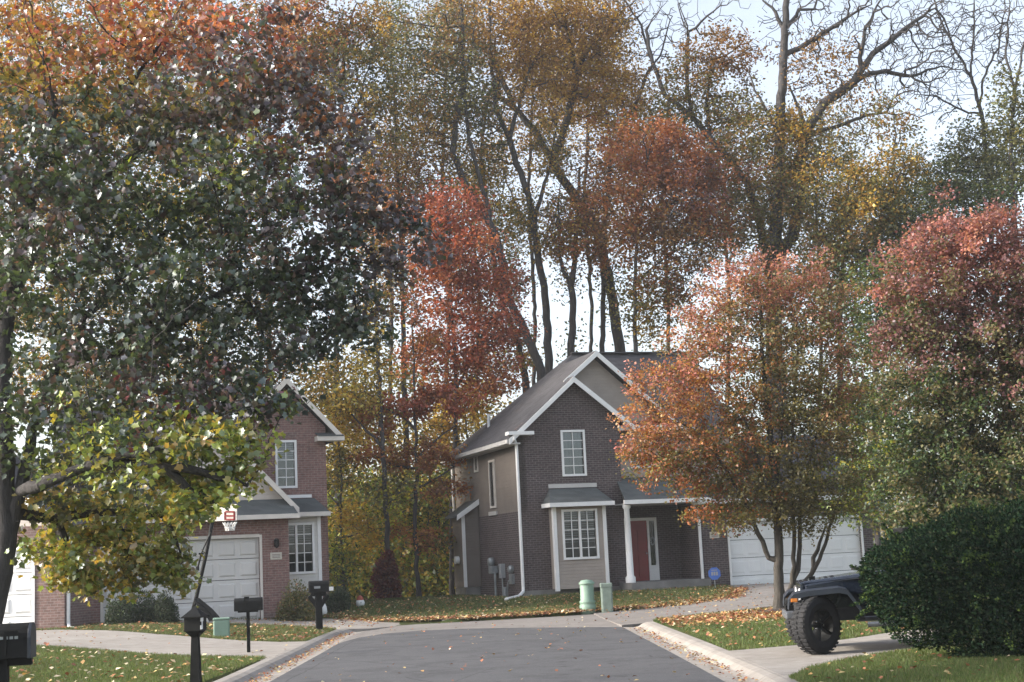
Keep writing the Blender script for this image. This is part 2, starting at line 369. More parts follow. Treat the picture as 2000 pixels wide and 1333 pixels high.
LOBED = (np.array([(0, 0, 0), (.30, .12, .06), (.26, .34, .05), (.52, .52, .13), (.26, .62, .05), (0, 1, -.04), (-.26, .62, .05), (-.52, .52, .13), (-.26, .34, .05), (-.30, .12, .06)], float),
         [np.array([[0, 1, 2, 3, 4, 5], [0, 5, 6, 7, 8, 9]])])
BLADE = (np.array([(-.09, 0, 0), (.09, 0, 0), (0, 1, .25)], float), [np.array([[0, 1, 2]])])

def leaf_arrays(P, size, cols, shape, rng, up=.5, droop=.0, axis=None):
    """scatter one leaf per point"""
    n = len(P); T, FS = shape
    nz = rng.normal(size=(n, 3)); nz[:, 2] = np.abs(nz[:, 2]) + up; nz /= np.linalg.norm(nz, axis=1)[:, None]
    ax = rng.normal(size=(n, 3)) if axis is None else axis + rng.normal(size=(n, 3)) * .25
    ax[:, 2] -= droop
    ax -= nz * (ax * nz).sum(1)[:, None]; ax /= np.linalg.norm(ax, axis=1)[:, None] + 1e-9
    sx = np.cross(ax, nz); s = (size * rng.uniform(.65, 1.3, n))[:, None, None]
    V = P[:, None, :] + s * (T[None, :, 0:1] * sx[:, None, :] + T[None, :, 1:2] * ax[:, None, :] + T[None, :, 2:3] * nz[:, None, :])
    off = (np.arange(n) * len(T))[:, None, None]
    return V.reshape(-1, 3), [(f[None] + off).reshape(-1, f.shape[1]) for f in FS], np.repeat(cols, len(T), 0)

def colours(n, pal, rng, jitter=.18):
    """pal = [(name, weight)]"""
    names = [p[0] for p in pal]; w = np.array([p[1] for p in pal], float); w /= w.sum()
    pick = rng.choice(len(names), n, p=w); out = np.zeros((n, 3))
    for k, nm in enumerate(names):
        a = np.array(PAL[nm]); m = pick == k; out[m] = a[rng.integers(0, len(a), m.sum())]
    return out * np.exp(rng.normal(0, jitter, (n, 1)))

def grow(P, par, A, step, kill, iters, rng, wander=.25, lift=.1):
    P = [np.asarray(P, float)]; par = [np.asarray(par, int)]; A = A.copy(); pts = P[0]; n = len(pts)
    near = np.zeros(len(A), int); dist = np.full(len(A), 1e9)
    for k in range(0, n, 64):
        d = np.linalg.norm(A[:, None] - pts[None, k:k + 64], axis=2); j = d.argmin(1); dm_ = d[np.arange(len(A)), j]; b = dm_ < dist; dist[b] = dm_[b]; near[b] = j[b] + k
    kids = {}
    for _ in range(iters):
        if len(A) == 0: break
        d = A - pts[near]; d /= np.linalg.norm(d, axis=1)[:, None] + 1e-9
        u, inv = np.unique(near, return_inverse=True); s = np.zeros((len(u), 3)); np.add.at(s, inv, d)
        s /= np.linalg.norm(s, axis=1)[:, None] + 1e-9; s += rng.normal(0, wander, s.shape); s[:, 2] += lift; s /= np.linalg.norm(s, axis=1)[:, None] + 1e-9
        ok = np.array([kids.get(int(k), 0) < 3 for k in u])
        if not ok.any(): break
        for k in u[ok]: kids[int(k)] = kids.get(int(k), 0) + 1
        new = pts[u[ok]] + s[ok] * step; base = len(pts)
        P.append(new); par.append(u[ok]); pts = np.concatenate([pts, new])
        dd = np.linalg.norm(A[:, None] - new[None], axis=2); j = dd.argmin(1); m = dd[np.arange(len(A)), j]; b = m < dist; dist[b] = m[b]; near[b] = j[b] + base
        keep = dist > kill; A, near, dist = A[keep], near[keep], dist[keep]
    return pts, np.concatenate(par)

def limb_mesh(pts, par, r, name):
    n = len(pts); d = np.zeros((n, 3)); i = np.arange(n); has = par >= 0
    d[has] = pts[has] - pts[par[has]]; d[~has] = (0, 0, 1); d /= np.linalg.norm(d, axis=1)[:, None] + 1e-9
    main = np.full(n, -1); order = np.argsort(r)
    for k in order:
        if par[k] >= 0: main[par[k]] = k
    dn = d.copy(); m = main >= 0; dn[m] = d[m] + d[main[m]]; dn /= np.linalg.norm(dn, axis=1)[:, None] + 1e-9
    def ring(c, dirs, rad, k):
        ref = np.tile(np.array([.28, .93, .17]), (len(c), 1)); a = np.cross(dirs, ref); a /= np.linalg.norm(a, axis=1)[:, None] + 1e-9; b = np.cross(dirs, a)
        t = np.arange(k) * 2 * np.pi / k
        return c[:, None] + rad[:, None, None] * (np.cos(t)[None, :, None] * a[:, None] + np.sin(t)[None, :, None] * b[:, None])
    V, Fs, off = [], [], 0
    e = i[has]; p = par[e]; ismain = main[p] == e
    rp = np.where(ismain, r[p], np.minimum(r[e] * 1.25, r[p])); dp = np.where(ismain[:, None], dn[p], d[e])
    sides = np.where(r[e] > .07, 9, np.where(r[e] > .022, 5, 3))
    for k in (9, 5, 3):
        s = sides == k
        if not s.any(): continue
        A = ring(pts[p[s]], dp[s], rp[s], k); B = ring(pts[e[s]], dn[e[s]], r[e[s]], k); c = s.sum()
        V.append(np.concatenate([A, B], 1).reshape(-1, 3)); o_ = off + (np.arange(c) * 2 * k)[:, None]; j = np.arange(k)
        Fs.append(np.stack([o_ + j, o_ + (j + 1) % k, o_ + k + (j + 1) % k, o_ + k + j], -1).reshape(-1, 4)); off += c * 2 * k
    return np_mesh(name, np.concatenate(V), Fs)

def radii(pts, par, base, tip, p=2.2):
    n = len(pts); acc = np.zeros(n); kids = np.zeros(n, int)
    for k in range(n - 1, -1, -1):
        if kids[k] == 0: acc[k] = 1.0
        if par[k] >= 0: acc[par[k]] += acc[k]; kids[par[k]] += 1
    x = np.log(np.maximum(acc, 1)) / max(1e-6, math.log(acc.max()))
    # sqrt-like pipe model scaled so that the root has the wanted radius
    return tip * (base / tip) ** x, kids

def polyline(path, D, step):
    """photo pixels (u, v[, depth offset]) at depth D -> resampled 3-D points"""
    pts = [at(q_[0], q_[1], D + (q_[2] if len(q_) > 2 else 0)) for q_ in path]; out = [pts[0]]
    for a, b in zip(pts, pts[1:]):
        n = max(1, round((b - a).length / step)); out += [a.lerp(b, k / n) for k in range(1, n + 1)]
    return out

def make_tree(name, label, cat, D, paths, lobes, base_r, group=None, step=.45, kill=.7, leaf=.13, shape=SIMPLE, lmat='leaf', bmat='bark_dark', lai=1.0, tip=.012, spread=.28,
              up=.3, droop=.3, seed=1, wander=.22, iters=60, density=1.0, ground_z=None, rdepth=1.0, lift=.08, clump=.35, stem=1.0):
    rng = np.random.default_rng(seed); s = F / D
    P, par, RM = [], [], {}
    first = paths[0]; b = at(first[0][0], first[0][1], D)
    gz = hz(b.x, D) if ground_z is None else ground_z
    root = Vector((b.x, D, gz - .1)); start = at(first[0][0], first[0][1], D)
    if start.z > gz + .6:
        n = max(2, int((start.z - root.z) / step))
        for k in range(n): P.append(root.lerp(start, k / n)); par.append(len(P) - 2)
        P[0] = root
    else:
        P.append(root); par.append(-1)
    for pi, path in enumerate(paths):
        pl = polyline(path, D, step)
        arr = np.array(P); j = len(P) - 1 if pi == 0 else int(np.linalg.norm(arr - np.array(pl[0]), axis=1).argmin())
        jit = rng.normal(0, step * .07, (len(pl), 3))
        for k, q_ in enumerate(pl[1:] if pi else pl):
            P.append(q_ + Vector(jit[k])); par.append(j); j = len(P) - 1; RM[j] = base_r * ((.92 - .62 * k / len(pl)) if pi == 0 else max(.1, .5 - .42 * k / len(pl)) * stem)
    A = []
    for L in lobes:
        u, v, ru, rv = L[0] + .0, L[1], L[2] / s, L[3] / s; dz = L[6] if len(L) > 6 else 0; c = at(u, v, D + dz); rd = rdepth * (ru + rv) / 2
        n = max(14, int(density * 6.0 * (ru * rv * rd) ** .75 * (1.8 * L[5] if L[4] is None else 1)))
        q_ = rng.normal(size=(n, 3)); q_ /= np.linalg.norm(q_, axis=1)[:, None]; q_ *= rng.uniform(0, 1, (n, 1)) ** .42 * np.where(rng.random((n, 1)) < .3, 1.5, 1.0)
        A.append(np.array(c) + q_ * np.array([ru, rd, rv]))
    A = np.concatenate(A); A[:, 2] = np.maximum(A[:, 2], gz + .5)
    pts, pr = grow(np.array([tuple(p) for p in P]), np.array(par), A, step, kill, iters, rng, wander, lift)
    r, kids = radii(pts, pr, base_r, tip)
    for k, v in RM.items(): r[k] = min(base_r, max(r[k] * .8, v))
    for k in range(1, len(r)):
        if pr[k] >= 0: r[k] = min(r[k], r[pr[k]])
    pts0 = pts - np.array(root)
    t = empty(name, root, 0, label, cat, group)
    # root flare
    near = np.linalg.norm(pts0, axis=1); rr = r * (1 + .5 * np.exp(-near / .35) * (r > base_r * .4))
    link('trunk', limb_mesh(pts0, pr, rr, name + '_wood'), M[bmat], t, smooth=True)
    tips = np.where((kids <= 1) & (r < max(tip * 3.2, .03)))[0]
    if len(tips) == 0: return t
    VV, FF, CC, off = [], [], [], 0
    for L in lobes:
        if L[4] is None: continue
        u, v, ru, rv = L[0], L[1], L[2] / s, L[3] / s; dz = L[6] if len(L) > 6 else 0; c = np.array(at(u, v, D + dz)); rd = rdepth * (ru + rv) / 2
        dl = (pts[tips] - c) / np.array([ru, rd, rv]); inn = tips[(dl ** 2).sum(1) < 1.12 * np.where(rng.random(len(tips)) < .35, 2.1, 1.0)]
        if len(inn) < 4: inn = tips[np.argsort((dl ** 2).sum(1))[:8]]
        n = int(lai * L[5] * math.pi * ru * rv / (leaf * leaf * .42))
        # leaves gather in tufts on a part of the twigs
        w = rng.gamma(1 / clump, 1, len(inn)) + 1e-6; pick = rng.choice(len(inn), n, p=w / w.sum())
        pos = pts[inn[pick]] + rng.normal(0, spread, (n, 3)) * np.array([1, 1, .75])
        pal = [(L[4], 1)] if isinstance(L[4], str) else L[4]
        # a tuft keeps to one tone of the mix
        tone = rng.integers(0, len(pal), len(inn)); nw = np.array([w_ for _, w_ in pal], float); tone = rng.choice(len(pal), len(inn), p=nw / nw.sum())
        tn = np.where(rng.random(n) < .7, tone[pick], rng.choice(len(pal), n, p=nw / nw.sum()))
        cols = np.zeros((n, 3))
        for k, (nm, _) in enumerate(pal):
            m = tn == k; cols[m] = colours(int(m.sum()), [(nm, 1)], rng)
        cols *= np.exp(rng.normal(0, .16, len(inn)))[pick][:, None]
        V, Fs, C = leaf_arrays(pos, leaf, cols, shape, rng, up, droop)
        VV.append(V); FF += [f + off for f in Fs]; CC.append(C); off += len(V)
    if VV:
        V = np.concatenate(VV) - np.array(root)
        link('crown', np_mesh(name + '_leaves', V, FF, np.concatenate(CC)), M[lmat], t)
    return t

def make_bush(name, label, cat, c, rx, ry, rz, n, leaf, pal, group=None, seed=1, lmat='leaf_dense', bumps=9, up=.2, stems=True, shell=.22, shoots=0, lobes=None, bmat='bark_dark'):
    """rounded shrub: leaves in an uneven shell over several overlapping lobes, a few stems inside"""
    rng = np.random.default_rng(seed); t = empty(name, c, 0, label, cat, group)
    B = rng.normal(size=(bumps, 3)); B[:, 2] = np.abs(B[:, 2]); B /= np.linalg.norm(B, axis=1)[:, None]; B *= rng.uniform(.35, .68, (bumps, 1)); br = rng.uniform(.36, .52, bumps)
    B = np.concatenate([B, [[0, 0, .3]]]); br = np.append(br, .72)
    if lobes: B = np.array([l[:3] for l in lobes], float); br = np.array([l[3] for l in lobes], float)
    k = rng.choice(len(B), n, p=br ** 2 / (br ** 2).sum()); q_ = rng.normal(size=(n, 3)); q_ /= np.linalg.norm(q_, axis=1)[:, None]
    q_ = B[k] + q_ * (br[k] * (1 - np.abs(rng.normal(0, shell, n))))[:, None]
    if shoots:
        # feathery shoots: leaves pulled outward along a few hundred directions
        sd_ = rng.normal(size=(420, 3)); sd_ /= np.linalg.norm(sd_, axis=1)[:, None]; c_ = rng.choice(len(B), 420, p=br ** 2 / (br ** 2).sum()); m_ = int(n * .16)
        j_ = rng.integers(0, 420, m_); t_ = rng.uniform(0, 1, (m_, 1)); q_[:m_] = B[c_[j_]] + sd_[j_] * (br[c_[j_]][:, None] - .03 + shoots * t_) + rng.normal(0, .03, (m_, 3)) * (1.1 - t_)
    m_ = m_ if shoots else 0
    q_ *= np.array([rx, ry, rz]); q_[:, 2] = np.abs(q_[:, 2]) * (1 - .0) + .02
    cols = colours(n, pal, rng) * np.exp(rng.normal(0, .2, len(B)))[k][:, None]
    if m_: cols[:m_] = colours(m_, [('green', 1), ('hedge', 1)], rng)
    V, Fs, C = leaf_arrays(q_, leaf, cols, SIMPLE, rng, up, .0, axis=q_ / np.array([rx, ry, rz]))
    link('foliage', np_mesh(name + '_leaves', V, Fs, C), M[lmat], t)
    if stems:
        mb = MB()
        for j in range(7):
            e = B[j % len(B)] * np.array([rx, ry, rz]) * 1.0; mb.tube([(0.05 * math.cos(j), .05 * math.sin(j), -.05), tuple(e * .5), tuple(e)], [.03, .02, .008], 5)
        mb.build('stem', M[bmat], t)
    return t
# ------------------------------------------------------------------ houses
def garage_door(parent, a0, a1, z0, z1, b, mat, cols, relief=.035):
    m = MB(); h = (z1 - z0) / 4
    for r in range(4): m.box(a0, a1, b, b + .05, z0 + r * h + .008, z0 + (r + 1) * h - .008)
    g = m.build('garage_door', M[mat], parent, .01); MB().box(a0, a1, b + .05, b + .07, z0, z1).build('backing', M['interior'], g)
    w = (a1 - a0) / cols
    for r in range(4):
        m = MB()
        for c in range(cols):
            x0, x1, y0, y1 = a0 + c * w + .07, a0 + (c + 1) * w - .07, z0 + r * h + .10, z0 + (r + 1) * h - .10
            q_ = [(x0, b, y0), (x1, b, y0), (x1, b, y1), (x0, b, y1)]; m.hexa(q_, [(x0 + .05, b - relief, y0 + .05), (x1 - .05, b - relief, y0 + .05), (x1 - .05, b - relief, y1 - .05), (x0 + .05, b - relief, y1 - .05)])
        m.build('door_panel', M[mat], g)
    return g

def wall_cells(mb, a0, a1, z0, z1, holes, b0, b1, axis='a'):
    """wall slab with rectangular openings (a0,a1,z0,z1); axis 'a' = along the front, 'b' = along a side"""
    A = sorted({a0, a1, *[h[0] for h in holes], *[h[1] for h in holes]}); Z = sorted({z0, z1, *[h[2] for h in holes], *[h[3] for h in holes]})
    for i in range(len(A) - 1):
        z = z0; run = None
        for j in range(len(Z) - 1):
            ca, cz = (A[i] + A[i + 1]) / 2, (Z[j] + Z[j + 1]) / 2
            solid = not any(h[0] < ca < h[1] and h[2] < cz < h[3] for h in holes)
            if solid: run = (run[0], Z[j + 1]) if run else (Z[j], Z[j + 1])
            if run and (not solid or j == len(Z) - 2):
                if axis == 'a': mb.box(A[i], A[i + 1], b0, b1, *run)
                else: mb.box(b0, b1, A[i], A[i + 1], *run)
                run = None
    return mb

def window(parent, a0, a1, z0, z1, b, axis='a', cols=2, rows=5, sashes=1, frame=.075, blind=True, trim='trim', dirn=1, curtain=None):
    """white casing proud of the wall, muntins, glass set back, blinds behind; b = wall face, dirn = +1 when the inside lies at larger b"""
    def bx(mb, x0, x1, d0, d1, z0_, z1_):
        d0, d1 = sorted((b + d0 * dirn, b + d1 * dirn))
        return mb.box(x0, x1, d0, d1, z0_, z1_) if axis == 'a' else mb.box(d0, d1, x0, x1, z0_, z1_)
    m = MB()
    bx(m, a0 - frame, a0, -.035, .07, z0 - frame, z1 + frame); bx(m, a1, a1 + frame, -.035, .07, z0 - frame, z1 + frame)
    bx(m, a0, a1, -.035, .07, z1, z1 + frame); bx(m, a0, a1, -.045, .07, z0 - frame, z0)
    w = a1 - a0
    for s in range(sashes):
        s0, s1 = a0 + w * s / sashes, a0 + w * (s + 1) / sashes
        if s: bx(m, s0 - .035, s0 + .035, -.02, .07, z0, z1)
        for c in range(1, cols): x = s0 + (s1 - s0) * c / cols; bx(m, x - .012, x + .012, .015, .05, z0, z1)
        for r in range(1, rows):
            z = z0 + (z1 - z0) * r / rows; bx(m, s0 + (.035 if s else 0), s1 - (.035 if s < sashes - 1 else 0), .017, .048, z - .012, z + .012)
    f = m.build('window', M[trim], parent)
    bx(g := MB(), a0, a1, .052, .058, z0, z1); g.build('pane', M['glass'], f)
    bx(g := MB(), a0 - .05, a1 + .05, .36, .38, z0 - .05, z1 + .05); g.build('room', M['interior'], f)
    if blind:
        g = MB(); z = z1 - .04; lim = z0 + (z1 - z0) * (blind if blind is not True else .0)
        while z > lim: bx(g, a0 + .02, a1 - .02, .12, .15, z - .02, z); z -= .075
        g.build('blind', M['blind'], f)
    if curtain:
        g = MB(); k = 0; x = a0
        while x < a1 - .02: bx(g, x, min(a1, x + .06), .12 + .02 * (k % 2), .15 + .02 * (k % 2), z0, z1); x += .06; k += 1
        g.build('curtain', M[curtain], f)
    return f

def rake(parent, pts, b0, b1, drop=.2, name='rake_board', mat='trim'):
    """sloping fascia board following (a, z) points along the gable edge"""
    for p, q in zip(pts, pts[1:]):
        MB().prism([(p[0], p[1] - drop), (q[0], q[1] - drop), (q[0], q[1]), (p[0], p[1])], b0, b1).build(name, M[mat], parent)

def plaque(parent, a, z, b, w=.36, h=.22, digits='7360'):
    p = MB().box(a - w / 2, a + w / 2, b - .03, b + .01, z - h / 2, z + h / 2).build('address_plaque', M['stone'], parent, .008)
    m = MB()
    for k in range(3): m.box(a - w * .34, a + w * .34, b - .034, b - .028, z - h * .24 + k * h * .2, z - h * .24 + k * h * .2 + h * .09)
    m.build('inscription', M['plaque_ink'], p)

# ---- the dark brick house at the end of the street
H1 = empty('brick_house', (.01, 49.0, 0), R_(18), 'dark brick two-storey house with a white-trimmed gable and red door, facing the road', 'house')
BZ = -.5
w1, w2 = (1.66, 2.40, 4.50, 5.95), (4.45, 5.15, 4.75, 5.95)
m = MB(); wall_cells(m, 0, 3.76, BZ, 6.02, [w1], 0, .25)
m.prism([(.0, 6.02), (3.76, 6.02), (3.76, 6.42), (2.05, 7.74), (.0, 6.10)], 0, .25)
m.box(0, .25, .25, 5.0, BZ, 3.3); m.box(0, .25, 6.7, 8.2, BZ, 3.3); m.box(0, .25, 5.0, 6.7, BZ, .75); m.box(3.51, 3.76, .25, 1.3, BZ, 5.9)
m.box(6.4, 6.62, .02, 1.5, BZ, 3.3)
wall_cells(m, 6.40, 13.4, BZ, 3.35, [(7.62, 12.9, .1, 2.62)], -.24, .0); m.box(13.16, 13.4, .0, 8.0, BZ, 3.35)
m.box(3.76, 6.4, 1.3, 1.5, BZ, 3.4); m.box(0, 13.4, 8.0, 8.2, BZ, 3.3)
m.build('wall', M['brick_dark'], H1)
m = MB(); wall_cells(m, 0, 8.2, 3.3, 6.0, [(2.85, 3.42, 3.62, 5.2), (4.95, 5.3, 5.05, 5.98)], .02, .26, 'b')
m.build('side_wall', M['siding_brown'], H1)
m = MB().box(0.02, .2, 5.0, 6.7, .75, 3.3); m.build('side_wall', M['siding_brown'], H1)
m = MB(); wall_cells(m, 3.76, 6.5, 3.38, 6.05, [w2], .6, .82); m.prism([(.3, 6.0), (6.1, 6.05), (3.2, 8.62)], .6, .82); m.box(6.5, 8.3, .62, .82, 3.4, 6.0); m.box(8.1, 8.3, .82, 8.0, 3.4, 6.0); m.prism_x([(.82, 6.0), (8.0, 6.0), (4.2, 9.05)], 8.12, 8.28); m.box(.26, 8.3, 8.0, 8.2, 3.3, 6.0)
m.build('gable_wall', M['siding_tan'], H1)
m = MB().box(-.03, 3.79, -.03, .0, BZ, .62); m.build('foundation', M['found'], H1)
# soldier course over the upper window
m = MB()
for k in range(11): m.box(1.52 + k * .095, 1.60 + k * .095, -.018, -.001, 6.05, 6.27)
m.build('soldier_course', M['brick_dark'], H1)
zl = lambda a: 6.08 + .87 * a
m = MB()
G, Gp, Bq = (2.06, -.32, zl(2.06)), (2.06, .28, zl(2.06)), (3.2, .28, zl(3.2)); C = (3.2, 3.62, zl(3.2)); Dd = (3.72, 4.2, zl(3.72)); E_ = (-.38, 8.55, zl(-.38)); A_ = (-.38, -.32, zl(-.38))
m.slab([A_, G, Gp, Bq, C, Dd, E_], .13)
m.slab([G, (4.28, -.32, zl(2.06) - .8 * 2.22), (4.28, .62, zl(2.06) - .8 * 2.22), (2.06, .62, zl(2.06))], .13)
m.slab([Bq, (6.78, .28, zl(3.2) - .87 * 3.58), (6.78, .5, zl(3.2) - .87 * 3.58), (3.2, 3.62, zl(3.2))], .13)
m.slab([C, (6.78, .35, 6.0), (8.6, .3, 5.95), (8.6, 4.2, 9.3), Dd], .13)
m.slab([E_, Dd, (8.6, 4.2, 9.3), (8.6, 8.55, 5.75)], .13)
m.slab([(3.7, .1, 6.12), (6.75, .1, 6.12), (6.75, .6, 6.36), (3.7, .6, 6.36)], .1)
RF = m.build('roof', M['roof'], H1)
MB().tube([(.75, 5.7, 6.7), (.75, 5.7, 7.22)], .05, 10).build('vent_pipe', M['white_plastic'], RF)
MB().bar((3.7, 4.2, 9.34), (8.6, 4.2, 9.36), .3, .05).build('ridge_cap', M['roof'], RF)
rake(H1, [(-.38, zl(-.38) - .02), (2.06, zl(2.06) - .02)], -.36, -.32); rake(H1, [(2.06, zl(2.06) - .02), (4.28, zl(2.06) - .8 * 2.22 - .02)], -.36, -.32)
rake(H1, [(1.9, zl(1.9) + .05), (3.2, zl(3.2) - .02)], .24, .28); rake(H1, [(3.2, zl(3.2) - .02), (6.78, zl(3.2) - .87 * 3.58 - .02)], .24, .28)
m = MB().box(-.42, .5, -.40, -.02, 5.86, 5.98); m.build('eave_return', M['trim'], H1)
m = MB().box(3.45, 6.78, .02, .1, 5.98, 6.14); m.build('fascia', M['trim'], H1)
m = MB().box(-.46, -.36, -.3, 8.5, 5.58, 5.72); m.build('fascia', M['soffit'], H1)
m = MB().box(-.38, .02, -.3, 8.5, 5.55, 5.6); m.build('soffit', M['soffit'], H1)
window(H1, *w1, 0, blind=False, curtain='blind'); window(H1, *w2, .6, rows=4)
window(H1, 2.85, 3.42, 3.62, 5.2, .02, 'b', cols=2, rows=1, blind=False, curtain='curtain', trim='trim_cream'); window(H1, 4.95, 5.3, 5.05, 5.98, .02, 'b', cols=1, rows=2, blind=False, trim='trim_cream')
m = MB().box(-.05, .02, 2.7, 3.6, 3.28, 3.42); m.build('window_sill', M['soffit'], H1)
# bay window
bay = empty('bay_window', (0, 0, 0), parent=H1)
bw = (1.36, 2.50, 1.66, 3.2); m = MB(); wall_cells(m, 1.02, 2.84, .62, 3.4, [bw], -.52, -.4); m.box(1.02, 1.14, -.4, 0, .62, 3.4).box(2.72, 2.84, -.4, 0, .62, 3.4); m.box(1.14, 2.72, -.4, 0, .62, .7)
m.build('wall', M['siding_tan'], bay)
MB().box(.97, 1.09, -.56, -.4, .56, 3.4).build('corner_board', M['trim'], bay); MB().box(2.77, 2.89, -.56, -.4, .56, 3.4).build('corner_board', M['trim'], bay)
m = MB(); m.slab([(.78, -.85, 3.5), (3.08, -.85, 3.5), (2.78, 0, 4.02), (1.08, 0, 4.02)], .06); m.slab([(.78, -.85, 3.5), (1.08, 0, 4.02), (.78, 0, 3.5)], .06); m.slab([(3.08, -.85, 3.5), (3.08, 0, 3.5), (2.78, 0, 4.02)], .06)
m.build('roof', M['roof_grey'], bay); MB().box(.76, 3.10, -.9, -.85, 3.36, 3.50).box(.76, .81, -.85, 0, 3.36, 3.5).box(3.05, 3.1, -.85, 0, 3.36, 3.5).build('fascia', M['trim'], bay)
MB().box(1.05, 2.81, -.045, -.005, 4.03, 4.17).build('flashing', M['soffit'], bay); MB().box(.82, 3.04, -.84, -.01, 3.37, 3.395).build('soffit', M['soffit'], bay)
f = window(H1, *bw, -.52, sashes=2, cols=2, rows=5, blind=.30); f.parent = bay
# porch
PZ = .72
MB().box(3.45, 6.38, -1.15, 1.3, BZ, PZ).build('porch_slab', M['found'], H1)
MB().box(3.55, 5.2, -1.5, -1.16, BZ, .5).build('porch_step', M['found'], H1)
m = MB(); m.lathe([(.17, PZ), (.17, PZ + .18), (.12, PZ + .24), (.11, PZ + 1.3), (.095, 3.2), (.14, 3.25), (.14, 3.34)], (3.55, -.82, 0), 18); m.build('porch_column', M['trim'], H1, smooth=True)
m = MB(); m.slab([(3.42, -1.05, 3.5), (6.36, -1.05, 3.5), (6.36, 0.58, 4.35), (3.60, .0, 4.2)], .07); m.slab([(3.60, 0, 4.2), (6.36, .58, 4.35), (3.78, .58, 4.35)], .07); m.build('porch_roof', M['roof_grey'], H1)
MB().box(3.36, 6.62, -1.12, -1.05, 3.36, 3.5).build('gutter', M['trim'], H1); MB().box(3.45, 6.36, -1.0, 1.3, 3.36, 3.40).build('porch_ceiling', M['soffit'], H1)
d = MB().box(4.28, 5.12, 1.24, 1.3, PZ, 2.84).build('door', M['red'], H1)
m = MB()
for z in (.85, 1.75):
    for a in (4.36, 4.74): m.box(a, a + .3, 1.22, 1.24, z, z + .75)
m.build('door_panel', M['red'], d); MB().lathe([(.035, 0), (.04, .03), (.0, .05)], (5.05, 1.2, 1.68), 12, 'y').build('handle', M['chrome'], d)
MB().box(4.2, 4.28, 1.2, 1.3, PZ, 2.94).box(5.12, 5.2, 1.2, 1.3, PZ, 2.94).box(4.28, 5.12, 1.2, 1.3, 2.84, 2.94).box(5.40, 5.5, 1.2, 1.3, PZ, 2.94).box(5.2, 5.40, 1.2, 1.3, PZ, 1.25).box(5.2, 5.40, 1.2, 1.3, 2.82, 2.94).build('door_frame', M['trim'], H1)
MB().box(5.2, 5.40, 1.26, 1.28, 1.25, 2.82).build('sidelight', M['dark_glass'], H1)
m = MB()
for k in range(40):
    a = k * .7; m.cbox((5.3 + .07 * math.cos(a), 1.2 + .02 * math.sin(k * 2.1), 2.1 + .12 * math.sin(a)), (.05, .03, .05))
m.build('door_wreath', M['blind'], H1)
# garage door and roof over it
garage_door(H1, 7.62, 12.9, .1, 2.62, -.12, 'door_white', 8, .012)
MB().box(7.55, 7.62, -.29, -.1, .1, 2.7).box(12.9, 12.97, -.29, -.1, .1, 2.7).box(7.62, 12.9, -.29, -.1, 2.62, 2.72).build('door_trim', M['trim'], H1)
m = MB(); m.slab([(6.2, -.6, 3.45), (13.8, -.6, 3.45), (13.8, 3.8, 6.0), (6.2, 3.8, 6.0)], .13); m.slab([(6.2, 3.8, 6.0), (13.8, 3.8, 6.0), (13.8, 8.4, 3.4), (6.2, 8.4, 3.4)], .13); m.build('garage_roof', M['roof'], H1)
MB().prism_x([(-.24, 3.35), (8.0, 3.35), (3.8, 5.85)], 13.16, 13.38).build('gable_wall', M['siding_tan'], H1)
MB().box(6.2, 13.8, -.66, -.6, 3.28, 3.43).build('gutter', M['trim'], H1)
plaque(H1, 7.05, 2.2, -.24)
# downspouts
def spout(parent, pts, r=.055, name='downspout'): return MB().tube(pts, r, 8).build(name, M['trim'], parent, smooth=False)
spout(H1, [(-.2, -.36, 5.84), (-.22, -.36, 5.72), (-.08, -.13, 5.55), (-.06, -.1, 5.3), (-.06, -.1, .75), (-.08, -.14, .6), (-.35, -.5, .47), (-1.15, -1.6, hz(-.9, 47) + .08)])
spout(H1, [(5.95, -1.0, 3.4), (6.2, -.5, 3.2), (6.46, -.32, 3.0), (6.46, -.32, .45)])
spout(H1, [(-.42, 8.4, 5.6), (-.05, 8.3, 5.4), (-.05, 8.3, 0)])
# shed-roofed bump-out on the side
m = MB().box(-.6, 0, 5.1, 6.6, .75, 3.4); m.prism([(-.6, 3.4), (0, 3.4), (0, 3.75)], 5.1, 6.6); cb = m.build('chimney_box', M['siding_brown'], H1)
MB().slab([(-.85, 4.95, 3.38), (-.85, 6.75, 3.38), (.0, 6.75, 3.95), (.0, 4.95, 3.95)], .08).build('roof', M['roof_grey'], cb)
m = MB(); m.prism([(-.88, 3.2), (-.86, 3.4), (0, 3.97), (0, 3.76)], 4.90, 4.95); m.box(-.66, -.54, 5.05, 5.1, .75, 3.38); m.build('trim_board', M['trim'], cb)
MB().box(-.58, -.6 + .58, 5.14, 6.56, BZ, .74).build('foundation', M['found'], cb)
MB().lathe([(.0, -.16), (.14, -.15), (.15, -.02), (.15, 0)], (-.6, 5.9, 1.75), 14, 'x').build('exhaust_hood', M['white_plastic'], cb)
